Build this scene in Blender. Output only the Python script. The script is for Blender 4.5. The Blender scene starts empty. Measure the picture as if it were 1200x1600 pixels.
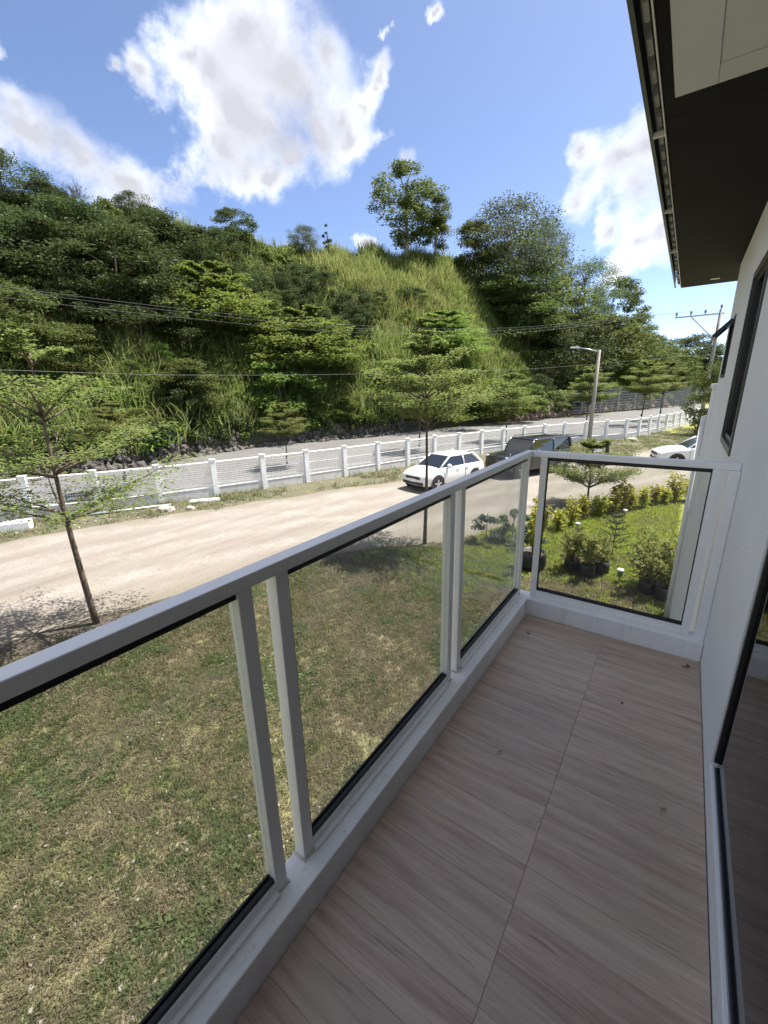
import bpy, bmesh, math, random
import numpy as np
from mathutils import Vector, Matrix, noise

R = math.radians
rng = np.random.default_rng(7)
random.seed(7)
scene = bpy.context.scene
COL = scene.collection

# ------------------------------------------------------------------ camera
EYE = Vector((0.0, 0.0, 1.7))            # 1.7 m above the balcony floor (z = 0)
FPX = 651.13                             # focal length in pixels of a 1200 x 1600 picture
_p, _r, _y = 0.28532, -0.02269, 0.61892
FWD = Vector((-math.sin(_y) * math.cos(_p), math.cos(_y) * math.cos(_p), -math.sin(_p)))
_rt = Vector((math.cos(_y), math.sin(_y), 0))
_up = _rt.cross(FWD)
RGT = _rt * math.cos(_r) + _up * math.sin(_r)
UPV = -_rt * math.sin(_r) + _up * math.cos(_r)
cam_d = bpy.data.cameras.new('camera')
cam_d.sensor_fit = 'VERTICAL'
cam_d.sensor_height = 36.0
cam_d.lens = FPX / 1600 * 36.0
cam_d.clip_start = 0.03
cam_d.clip_end = 3000
cam = bpy.data.objects.new('camera', cam_d)
COL.objects.link(cam)
cam.matrix_world = Matrix(((RGT.x, UPV.x, -FWD.x, EYE.x), (RGT.y, UPV.y, -FWD.y, EYE.y),
                           (RGT.z, UPV.z, -FWD.z, EYE.z), (0, 0, 0, 1)))
scene.camera = cam


def ray(px, py):
    return (FWD + RGT * ((px - 600) / FPX) + UPV * ((800 - py) / FPX))


def project(P):
    d = P - EYE
    z = d.dot(FWD)
    if z < 0.01:
        return None
    return (600 + FPX * d.dot(RGT) / z, 800 - FPX * d.dot(UPV) / z)


# ------------------------------------------------------------------ sky, sun, exposure
SUN_EL, SUN_AZ = R(67), R(34)            # azimuth from +Y towards +X
SUN_STRENGTH, SKY_STRENGTH, EXPOSURE = 2.0, 0.05, 2.85
scene.view_settings.view_transform = 'Standard'
scene.view_settings.look = 'None'
scene.view_settings.gamma = 1.0
scene.view_settings.use_curve_mapping = False
scene.view_settings.exposure = EXPOSURE

world = bpy.data.worlds.new('World')
scene.world = world
world.use_nodes = True
wn, wl = world.node_tree.nodes, world.node_tree.links
wn.clear()


def wnode(t, **k):
    n = wn.new(t)
    for a, v in k.items():
        setattr(n, a, v)
    return n


sky = wnode('ShaderNodeTexSky', sky_type='NISHITA', sun_disc=False)
sky.sun_elevation, sky.sun_rotation = SUN_EL, SUN_AZ
sky.altitude, sky.air_density, sky.dust_density, sky.ozone_density = 800, 0.45, 1.3, 1.2
wout = wnode('ShaderNodeOutputWorld')
bg = wnode('ShaderNodeBackground')
bg.inputs['Strength'].default_value = SKY_STRENGTH
wl.new(bg.outputs[0], wout.inputs[0])
tc = wnode('ShaderNodeTexCoord')


def wmath(op, a, b=None, c=None):
    n = wnode('ShaderNodeMath', operation=op)
    for i, v in enumerate((a, b, c)):
        if v is None:
            continue
        if isinstance(v, (int, float)):
            n.inputs[i].default_value = v
        else:
            wl.new(v, n.inputs[i])
    return n.outputs[0]


def wnoise(vec, scale, detail, rough=0.55):
    n = wnode('ShaderNodeTexNoise')
    n.inputs['Scale'].default_value = scale
    n.inputs['Detail'].default_value = detail
    n.inputs['Roughness'].default_value = rough
    wl.new(vec, n.inputs['Vector'])
    return n


# cumulus clouds: soft union of round puffs at the directions where they stand in the sky, broken up by noise
PUFFS = [(400, 40, 135), (345, 100, 110), (450, 120, 125), (380, 190, 110), (480, 195, 90), (430, 235, 65), (300, 60, 60), (350, 235, 60),
         (500, 60, 60), (330, 265, 48), (275, 262, 40), (385, 275, 45), (520, 150, 60), (235, 115, 42), (190, 112, 28), (585, 88, 34), (560, 120, 34), (540, 190, 55), (590, 192, 24), (420, 290, 40),
         (40, 225, 80), (110, 254, 76), (190, 280, 70), (255, 288, 56), (-60, 210, 105), (20, 172, 36),
         (5, 85, 26), (78, 78, 14),
         (960, 260, 75), (905, 240, 45), (1010, 240, 80), (900, 315, 50), (985, 320, 75), (1060, 300, 90), (1010, 385, 52), (1040, 375, 52), (965, 430, 34),
         (945, 375, 36), (610, 262, 38), (585, 290, 30), (575, 388, 22), (602, 25, 16), (680, 10, 22)]
dirs = []
for px, py, r in PUFFS:
    a = ray(px, py).normalized()
    k = (ray(px + r, py).normalized() - a).length
    k2 = (ray(px, py + r).normalized() - a).length
    dirs.append((a, 0.5 * (k + k2)))
for i in range(30):                      # the same kind of cloud goes on all round the sky
    az = R(20 + 262 * i / 29)
    el = R((18, 40, 62)[i % 3] + random.uniform(-7, 7))
    for j in range(3):
        a2, e2 = az + random.uniform(-.16, .16) / math.cos(el), el + random.uniform(-.09, .09)
        dirs.append((Vector((math.sin(a2) * math.cos(e2), math.cos(a2) * math.cos(e2), math.sin(e2))), random.uniform(.13, .22)))
warp = wnoise(tc.outputs['Generated'], 4.5, 6, .62)
wv = wnode('ShaderNodeVectorMath', operation='MULTIPLY_ADD')
wl.new(warp.outputs['Color'], wv.inputs[0])
wv.inputs[1].default_value = (.17, .17, .17)
off = wnode('ShaderNodeVectorMath', operation='ADD')
wl.new(tc.outputs['Generated'], off.inputs[0])
off.inputs[1].default_value = (-.085, -.085, -.085)
wl.new(off.outputs[0], wv.inputs[2])
field = None
for a, r in dirs:
    d = wnode('ShaderNodeVectorMath', operation='DISTANCE')
    wl.new(wv.outputs[0], d.inputs[0])
    d.inputs[1].default_value = a
    v = wmath('MULTIPLY_ADD', d.outputs['Value'], -1.0 / r, 1.0)
    field = v if field is None else wmath('SMOOTH_MAX', field, v, 0.7)
n1 = wnoise(tc.outputs['Generated'], 9.0, 9, 0.6)
n2 = wnoise(wv.outputs[0], 3.2, 6, 0.5)
dens = wmath('ADD', field, wmath('MULTIPLY_ADD', n1.outputs['Fac'], 1.5, -0.86))
alpha = wnode('ShaderNodeMapRange', interpolation_type='SMOOTHSTEP')
wl.new(dens, alpha.inputs['Value'])
alpha.inputs['From Min'].default_value = 0.02
alpha.inputs['From Max'].default_value = 0.72
core = wnode('ShaderNodeMapRange', interpolation_type='LINEAR')
wl.new(wmath('ADD', field, wmath('MULTIPLY_ADD', n2.outputs['Fac'], 0.9, -0.45)), core.inputs['Value'])
core.inputs['From Min'].default_value = -0.05
core.inputs['From Max'].default_value = 0.85
ccol = wnode('ShaderNodeMix', data_type='RGBA')
wl.new(core.outputs[0], ccol.inputs['Factor'])
CL = 2.0 / (SKY_STRENGTH * 2 ** EXPOSURE)
ccol.inputs['A'].default_value = (CL * 1.0, CL * 1.02, CL * 1.05, 1)
ccol.inputs['B'].default_value = (CL * .37, CL * .373, CL * .405, 1)
mixc = wnode('ShaderNodeMix', data_type='RGBA')
wl.new(wmath('MULTIPLY', alpha.outputs[0], 0.96), mixc.inputs['Factor'])
wl.new(sky.outputs[0], mixc.inputs['A'])
wl.new(ccol.outputs['Result'], mixc.inputs['B'])
wl.new(mixc.outputs['Result'], bg.inputs['Color'])

sun_d = bpy.data.lights.new('sun', 'SUN')
sun_d.energy = SUN_STRENGTH
sun_d.angle = R(0.53)
sun_d.color = (1.0, 0.95, 0.87)
sun = bpy.data.objects.new('sun', sun_d)
COL.objects.link(sun)
sdir = Vector((math.sin(SUN_AZ) * math.cos(SUN_EL), math.cos(SUN_AZ) * math.cos(SUN_EL), math.sin(SUN_EL)))
sun.rotation_euler = sdir.to_track_quat('Z', 'Y').to_euler()
sun.location = sdir * 60


# ------------------------------------------------------------------ materials
class Mat:
    def __init__(self, name):
        self.m = bpy.data.materials.new(name)
        self.m.use_nodes = True
        self.n, self.l = self.m.node_tree.nodes, self.m.node_tree.links
        self.b = self.n['Principled BSDF']
        self.out = self.n['Material Output']
        self._tc = None

    def add(self, t, **k):
        n = self.n.new(t)
        for a, v in k.items():
            setattr(n, a, v)
        return n

    def set(self, **k):
        for a, v in k.items():
            self.b.inputs[a.replace('_', ' ')].default_value = v
        return self

    @property
    def obj(self):
        if not self._tc:
            self._tc = self.add('ShaderNodeTexCoord')
        return self._tc.outputs['Object']

    def map(self, vec, scale=(1, 1, 1), rot=(0, 0, 0)):
        n = self.add('ShaderNodeMapping')
        n.inputs['Scale'].default_value = scale
        n.inputs['Rotation'].default_value = rot
        self.l.new(vec, n.inputs['Vector'])
        return n.outputs[0]

    def noise(self, vec, scale, detail=4, rough=.55, out='Fac'):
        n = self.add('ShaderNodeTexNoise')
        n.inputs['Scale'].default_value = scale
        n.inputs['Detail'].default_value = detail
        n.inputs['Roughness'].default_value = rough
        self.l.new(vec, n.inputs['Vector'])
        return n.outputs[out]

    def ramp(self, fac, stops):
        n = self.add('ShaderNodeValToRGB')
        e = n.color_ramp.elements
        while len(e) < len(stops):
            e.new(0.5)
        for i, (p, c) in enumerate(stops):
            e[i].position = p
            e[i].color = (c[0], c[1], c[2], 1) if not isinstance(c, (int, float)) else (c, c, c, 1)
        self.l.new(fac, n.inputs[0])
        return n.outputs[0]

    def mix(self, fac, a, b, mode='MIX'):
        n = self.add('ShaderNodeMix', data_type='RGBA', blend_type=mode)
        for s, v in (('Factor', fac), ('A', a), ('B', b)):
            if isinstance(v, (int, float)):
                n.inputs[s].default_value = v
            elif isinstance(v, tuple):
                n.inputs[s].default_value = (*v, 1) if len(v) == 3 else v
            else:
                self.l.new(v, n.inputs[s])
        return n.outputs['Result']

    def math(self, op, a, b=0.0, c=0.0):
        n = self.add('ShaderNodeMath', operation=op)
        for i, v in enumerate((a, b, c)):
            if isinstance(v, (int, float)):
                n.inputs[i].default_value = v
            else:
                self.l.new(v, n.inputs[i])
        return n.outputs[0]

    def color(self, v):
        self.l.new(v, self.b.inputs['Base Color'])
        return self

    def bump(self, h, strength, dist):
        n = self.add('ShaderNodeBump')
        n.inputs['Strength'].default_value = strength
        n.inputs['Distance'].default_value = dist
        self.l.new(h, n.inputs['Height'])
        self.l.new(n.outputs[0], self.b.inputs['Normal'])
        return self


def flat(name, c, rough=.5, metal=0.0, var=0.12, scale=6):
    m = Mat(name)
    f = m.noise(m.obj, scale, 5)
    lo = tuple(x * (1 - var) for x in c)
    hi = tuple(min(1, x * (1 + var)) for x in c)
    m.color(m.ramp(f, [(.3, lo), (.7, hi)]))
    m.set(Roughness=rough, Metallic=metal)
    return m.m


def leaf_mat(name, c1, c2, trans=.35, hue=.0):
    m = Mat(name)
    g = m.add('ShaderNodeNewGeometry')
    oi = m.add('ShaderNodeObjectInfo')
    c = m.mix(g.outputs['Random Per Island'], c1, c2)
    hs = m.add('ShaderNodeHueSaturation')
    m.l.new(c, hs.inputs['Color'])
    m.l.new(m.math('MULTIPLY_ADD', oi.outputs['Random'], .035, .49), hs.inputs['Hue'])
    m.l.new(m.math('MULTIPLY_ADD', oi.outputs['Random'], .5, .75), hs.inputs['Value'])
    m.l.new(hs.outputs[0], m.b.inputs['Base Color'])
    m.set(Roughness=.65)
    m.b.inputs['Specular IOR Level'].default_value = .15
    t = m.add('ShaderNodeBsdfTranslucent')
    hs2 = m.add('ShaderNodeHueSaturation')
    m.l.new(hs.outputs[0], hs2.inputs['Color'])
    hs2.inputs['Value'].default_value = 1.5
    hs2.inputs['Hue'].default_value = .48
    m.l.new(hs2.outputs[0], t.inputs['Color'])
    mx = m.add('ShaderNodeMixShader')
    mx.inputs[0].default_value = trans
    m.l.new(m.b.outputs[0], mx.inputs[1])
    m.l.new(t.outputs[0], mx.inputs[2])
    m.l.new(mx.outputs[0], m.out.inputs[0])
    return m.m


def glass_mat(name, tint, rough=0.0):
    m = Mat(name)
    m.n.remove(m.b)
    tr = m.add('ShaderNodeBsdfTransparent')
    tr.inputs[0].default_value = (*tint, 1)
    gl = m.add('ShaderNodeBsdfGlossy')
    gl.inputs['Roughness'].default_value = rough
    fr = m.add('ShaderNodeFresnel')
    ge = m.add('ShaderNodeNewGeometry')   # the same reflectance from either side of the sheet
    m.l.new(m.math('MULTIPLY_ADD', ge.outputs['Backfacing'], 1 / 1.5 - 1.5, 1.5), fr.inputs['IOR'])
    mx = m.add('ShaderNodeMixShader')
    m.l.new(fr.outputs[0], mx.inputs[0])
    m.l.new(tr.outputs[0], mx.inputs[1])
    m.l.new(gl.outputs[0], mx.inputs[2])
    m.l.new(mx.outputs[0], m.out.inputs[0])
    return m.m


M = {}


def white_paint():
    m = Mat('white powder coat')
    f = m.noise(m.obj, 9, 6, .6)
    d = m.noise(m.map(m.obj, (30, 30, 4)), 1.0, 5, .7)
    c = m.ramp(f, [(.3, (.82, .82, .815)), (.7, (.86, .86, .855))])
    m.color(m.mix(m.ramp(d, [(.62, 0.0), (.8, .35)]), c, (.55, .53, .48)))
    m.set(Roughness=.38)
    return m.m


def kerb_mat():
    m = Mat('painted cement')
    f = m.noise(m.obj, 3.5, 8, .65)
    d = m.noise(m.obj, 40, 4, .6)
    st = m.noise(m.map(m.obj, (16, 2, 1)), 1.0, 6, .7)
    c = m.ramp(f, [(.3, (.77, .77, .765)), (.55, (.84, .84, .835)), (.75, (.73, .72, .70))])
    c = m.mix(m.ramp(st, [(.5, 0.0), (.75, .55)]), c, (.58, .56, .52))
    m.color(m.mix(m.ramp(d, [(.6, 0.0), (.78, .5)]), c, (.5, .48, .45)))
    m.set(Roughness=.6)
    m.bump(m.noise(m.obj, 60, 4), .25, .002)
    return m.m


def stucco_mat():
    m = Mat('white textured wall paint')
    f = m.noise(m.obj, 2.0, 6, .6)
    m.color(m.ramp(f, [(.3, (.80, .80, .81)), (.7, (.85, .85, .855))]))
    m.set(Roughness=.75)
    v = m.noise(m.obj, 75, 3, .6)
    m.bump(m.ramp(v, [(.42, 0.0), (.62, 1.0)]), .75, .004)
    return m.m


def plank_mat():
    m = Mat('wood grain floor tile')
    oi = m.add('ShaderNodeObjectInfo')
    sh = m.add('ShaderNodeVectorMath', operation='SCALE')
    cb = m.add('ShaderNodeCombineXYZ')
    m.l.new(oi.outputs['Random'], cb.inputs[0])
    m.l.new(oi.outputs['Random'], cb.inputs[1])
    m.l.new(cb.outputs[0], sh.inputs[0])
    sh.inputs['Scale'].default_value = 37.0
    ad = m.add('ShaderNodeVectorMath', operation='ADD')
    m.l.new(m.obj, ad.inputs[0])
    m.l.new(sh.outputs[0], ad.inputs[1])
    v = ad.outputs[0]
    wv = m.noise(m.map(v, (1.5, 4, 1)), 1.0, 3, .5, 'Color')
    w2 = m.add('ShaderNodeVectorMath', operation='MULTIPLY_ADD')
    m.l.new(wv, w2.inputs[0])
    w2.inputs[1].default_value = (.0, .09, 0)
    m.l.new(v, w2.inputs[2])
    g1 = m.noise(m.map(w2.outputs[0], (1.7, 20, 1)), 1.0, 5, .6)
    g2 = m.noise(m.map(w2.outputs[0], (5, 150, 1)), 1.0, 5, .65)
    g3 = m.noise(m.map(w2.outputs[0], (3.5, 55, 1)), 1.3, 3, .5)
    big = m.noise(m.map(v, (1.2, 5, 1)), 1.0, 3)
    c = m.ramp(g1, [(.28, (.29, .20, .155)), (.42, (.415, .31, .245)), (.55, (.50, .385, .305)), (.72, (.57, .455, .37))])
    c = m.mix(m.ramp(g2, [(.36, .35), (.52, 0.0)]), c, (.22, .132, .104))
    c = m.mix(m.ramp(g3, [(.63, 0.0), (.72, .7)]), c, (.17, .118, .092))
    c = m.mix(m.ramp(big, [(.35, 0.0), (.7, .45)]), c, (.44, .37, .28))
    hs = m.add('ShaderNodeHueSaturation')
    m.l.new(c, hs.inputs['Color'])
    m.l.new(m.math('MULTIPLY_ADD', oi.outputs['Random'], .16, .92), hs.inputs['Value'])
    m.l.new(hs.outputs[0], m.b.inputs['Base Color'])
    m.set(Roughness=.42)
    m.bump(m.math('ADD', g1, m.math('MULTIPLY', g2, .4)), .25, .002)
    return m.m


def lawn_mat():
    m = Mat('lawn soil and thatch')
    a = m.noise(m.obj, .35, 5, .6)
    b = m.noise(m.obj, 2.2, 6, .65)
    d = m.noise(m.obj, 28, 5, .7)
    g = m.ramp(d, [(.3, (.07, .088, .025)), (.5, (.145, .165, .048)), (.7, (.22, .23, .08))])
    s = m.ramp(d, [(.3, (.10, .08, .052)), (.5, (.20, .17, .11)), (.72, (.32, .28, .2))])
    sp = m.add('ShaderNodeSeparateXYZ')
    m.l.new(m.obj, sp.inputs[0])
    garden = m.ramp(m.math('MULTIPLY_ADD', sp.outputs[1], .06, -.2), [(.25, .0), (.6, 1.0)])
    k = m.math('ADD', m.math('MULTIPLY', a, .6), m.math('MULTIPLY', b, .55))
    f = m.ramp(k, [(.44, 0.0), (.66, 1.0)])
    g = m.mix(garden, g, m.ramp(d, [(.3, (.11, .12, .03)), (.5, (.19, .20, .045)), (.7, (.26, .26, .07))]))
    f2 = m.math('MULTIPLY', f, m.math('MULTIPLY_ADD', garden, -.85, 1.0))
    m.color(m.mix(f2, g, s))
    m.set(Roughness=.95)
    m.b.inputs['Specular IOR Level'].default_value = .1
    m.bump(d, .8, .03)
    return m.m


def road_mat():
    m = Mat('compacted earth road')
    at = m.add('ShaderNodeAttribute')
    at.attribute_name = 'across'
    rot = (0, 0, R(25))
    st = m.noise(m.map(m.obj, (1.6, .14, 1), rot), 1.0, 7, .65)
    b = m.noise(m.obj, .9, 7, .68)
    d = m.noise(m.obj, 26, 6, .72)
    sp = m.noise(m.obj, 7, 5, .7)
    acr = m.math('ADD', at.outputs['Fac'], m.math('MULTIPLY_ADD', b, .16, -.08))
    trk = m.ramp(acr, [(.0, 0.0), (.17, .1), (.24, 1.0), (.31, .2), (.40, .1), (.47, .9), (.54, .15), (.64, .8), (.72, .1), (.84, .9), (.93, .1)])
    c = m.ramp(st, [(.28, (.125, .107, .087)), (.5, (.178, .158, .135)), (.68, (.245, .226, .198))])
    c = m.mix(m.math('MULTIPLY', trk, m.ramp(sp, [(.3, .3), (.65, 1.0)])), c, (.29, .274, .247))
    c = m.mix(m.ramp(b, [(.42, 0.0), (.68, .55)]), c, (.165, .134, .105))
    c = m.mix(m.ramp(d, [(.35, .6), (.58, 0.0)]), c, (.14, .118, .093))
    edge = m.ramp(m.math('ADD', acr, m.math('MULTIPLY_ADD', sp, .10, -.05)), [(.0, 1.0), (.06, .5), (.12, 0.0), (.90, 0.0), (.97, .6), (1.0, 1.0)])
    c = m.mix(m.math('MULTIPLY', edge, .7), c, (.13, .118, .075))
    m.color(c)
    m.set(Roughness=.95)
    m.bump(m.math('ADD', d, m.math('MULTIPLY', st, 1.6)), .8, .035)
    return m.m


def two_noise(name, c1, c2, s1, c3, s2, bump=.5, dist=.02, rough=.9):
    m = Mat(name)
    c = m.ramp(m.noise(m.obj, s1, 6, .62), [(.33, c1), (.67, c2)])
    d = m.noise(m.obj, s2, 6, .68)
    m.color(m.mix(m.ramp(d, [(.45, 0.0), (.7, .7)]), c, c3))
    m.set(Roughness=rough)
    m.bump(d, bump, dist)
    return m.m


M['white'] = white_paint()
M['kerb'] = kerb_mat()
M['stucco'] = stucco_mat()
M['plank'] = plank_mat()
M['grout'] = flat('tile grout', (.3, .24, .2), .9)
M['sealant'] = two_noise('yellowed sealant', (.52, .49, .43), (.62, .60, .55), 14, (.30, .21, .13), 30, .2, .002, .6)
M['gasket'] = flat('black rubber gasket', (.012, .012, .013), .55)
M['glass'] = glass_mat('lightly tinted safety glass', (.87, .885, .87))
M['dark_glass'] = glass_mat('dark tinted glass', (.30, .31, .31))
M['black_frame'] = flat('black powder coated aluminium', (.014, .014, .016), .35)
M['grey_frame'] = flat('dark bronze aluminium', (.05, .045, .04), .35)
M['soffit'] = flat('dark brown soffit board', (.0115, .0112, .0115), .75, var=.25, scale=1.2)
M['soffit'].node_tree.nodes['Principled BSDF'].inputs['Specular IOR Level'].default_value = .12
M['panel'] = flat('grey white ceiling board', (.52, .53, .51), .8, var=.04, scale=2)
M['trim'] = flat('pale metal trim', (.62, .62, .6), .4)
M['gutter'] = flat('dark green grey gutter metal', (.05, .06, .05), .4)
M['roof'] = flat('dark grey ribbed roofing', (.11, .11, .11), .5)
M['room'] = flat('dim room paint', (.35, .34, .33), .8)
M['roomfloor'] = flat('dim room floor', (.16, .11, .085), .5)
M['lawn'] = lawn_mat()
M['dirt'] = road_mat()
M['concrete'] = two_noise('weathered road concrete', (.09, .088, .085), (.12, .117, .112), .35, (.072, .07, .067), 7, .3, .01)
M['fencewall'] = two_noise('stained white cement', (.52, .515, .50), (.64, .635, .62), .8, (.40, .33, .31), 4, .3, .01)
M['soil'] = two_noise('shade darkened soil', (.035, .028, .019), (.065, .052, .036), 2, (.11, .09, .065), 14, .9, .05)  # soil brown, darkened to carry the fence wall's shadow on the drain strip
M['verge'] = two_noise('trodden verge soil', (.05, .046, .024), (.085, .085, .036), 1.2, (.15, .13, .095), 9, .9, .04)
M['hill'] = two_noise('hill soil and undergrowth', (.022, .028, .012), (.06, .062, .026), .5, (.085, .075, .045), 2.5, .9, .2)
M['rock'] = two_noise('grey brown rock', (.05, .046, .04), (.10, .09, .078), 1.2, (.15, .14, .125), 6, .8, .05)
M['redrock'] = two_noise('reddish rubble', (.16, .10, .075), (.23, .16, .12), 1.2, (.30, .26, .21), 6, .8, .05)
M['bark'] = two_noise('brown bark', (.085, .06, .042), (.15, .11, .08), 8, (.05, .035, .025), 30, .6, .01)
M['palebark'] = two_noise('pale grey bark', (.26, .24, .20), (.36, .33, .28), 6, (.14, .12, .10), 18, .5, .02)
M['pole'] = two_noise('weathered concrete pole', (.24, .225, .2), (.32, .30, .27), 2, (.18, .165, .15), 10, .3, .01)
M['steel'] = flat('galvanised steel', (.42, .43, .44), .4, .7)
M['wire'] = flat('black cable', (.03, .03, .032), .6)
M['oldwire'] = flat('weathered aluminium cable', (.16, .16, .155), .7)
M['whitewire'] = flat('white coated wire', (.74, .74, .73), .5)
M['plaster_white'] = flat('white plaster', (.8, .8, .78), .7)
M['bag'] = flat('black nursery bag', (.014, .014, .015), .5)
M['black_paint'] = flat('black paint band', (.02, .02, .02), .7)
M['L_street'] = leaf_mat('street tree leaf', (0.071, 0.101, 0.025), (0.167, 0.198, 0.062), .45)
M['L_dark'] = leaf_mat('dark tree leaf', (0.025, 0.040, 0.014), (0.075, 0.101, 0.034), .25)
M['L_mid'] = leaf_mat('mid green leaf', (0.046, 0.070, 0.019), (0.127, 0.156, 0.044), .3)
M['L_light'] = leaf_mat('light green leaf', (0.073, 0.114, 0.023), (0.168, 0.224, 0.052), .38)
M['L_grey'] = leaf_mat('grey green leaf', (0.048, 0.072, 0.036), (0.114, 0.144, 0.083), .3)
M['L_reed'] = leaf_mat('tall grass blade', (0.095, 0.129, 0.035), (0.214, 0.245, 0.084), .4)
M['L_straw'] = leaf_mat('straw coloured tall grass', (.15, .15, .055), (.29, .27, .12), .4)
M['L_hedge'] = leaf_mat('yellow green hedge leaf', (.20, .215, .03), (.36, .34, .07), .55)
M['L_potted'] = leaf_mat('olive garden leaf', (0.106, 0.133, 0.036), (0.250, 0.259, 0.085), .45)
M['L_blue'] = leaf_mat('blue green leaf', (.045, .075, .05), (.09, .125, .085), .3)
M['L_pine'] = leaf_mat('norfolk pine needle', (.025, .045, .022), (.06, .085, .04), .25)
M['G_green'] = leaf_mat('green lawn blade', (0.079, 0.104, 0.042), (0.169, 0.192, 0.089), .45)
M['G_lush'] = leaf_mat('lush garden grass blade', (0.168, 0.215, 0.036), (0.312, 0.351, 0.072), .5)
M['G_dry'] = leaf_mat('dry lawn blade', (0.135, 0.114, 0.068), (0.259, 0.223, 0.152), .4)
M['twig'] = flat('bare twig', (.17, .14, .12), .8)
M['pebble'] = two_noise('pale pebble', (.24, .22, .18), (.36, .335, .29), 12, (.2, .175, .14), 30)
M['dryleaf'] = flat('dry brown leaf', (.07, .045, .028), .8)


# ------------------------------------------------------------------ object helpers
def tag(o, label=None, cat=None, group=None, kind=None):
    if label:
        o['label'] = label
    if cat:
        o['category'] = cat
    if group:
        o['group'] = group
    if kind:
        o['kind'] = kind
    return o


def thing(name, label, cat, loc=(0, 0, 0), rz=0.0, group=None):
    o = bpy.data.objects.new(name, None)
    COL.objects.link(o)
    o.location = loc
    o.rotation_euler = (0, 0, rz)
    return tag(o, label, cat, group)


def mesh_np(name, V, F, mats, smooth=False, midx=None):
    """mesh from a vertex array and an array of quads (or a list of faces)"""
    me = bpy.data.meshes.new(name)
    if isinstance(F, np.ndarray):
        k = F.shape[1]
        me.vertices.add(len(V))
        me.vertices.foreach_set('co', np.asarray(V, np.float32).ravel())
        me.loops.add(F.size)
        me.loops.foreach_set('vertex_index', F.astype(np.int32).ravel())
        me.polygons.add(len(F))
        me.polygons.foreach_set('loop_start', np.arange(0, F.size, k, dtype=np.int32))
        me.polygons.foreach_set('loop_total', np.full(len(F), k, np.int32))
        me.update(calc_edges=True)
    else:
        me.from_pydata([tuple(v) for v in V], [], F)
        me.update()
    for m in (mats if isinstance(mats, (list, tuple)) else [mats]):
        me.materials.append(m)
    if midx is not None:
        me.polygons.foreach_set('material_index', np.asarray(midx, np.int32))
    if smooth:
        me.polygons.foreach_set('use_smooth', np.ones(len(me.polygons), bool))
    return me


def link(name, me, parent=None, loc=(0, 0, 0)):
    o = bpy.data.objects.new(name, me)
    COL.objects.link(o)
    o.location = loc
    if parent:
        o.parent = parent
    return o


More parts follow.
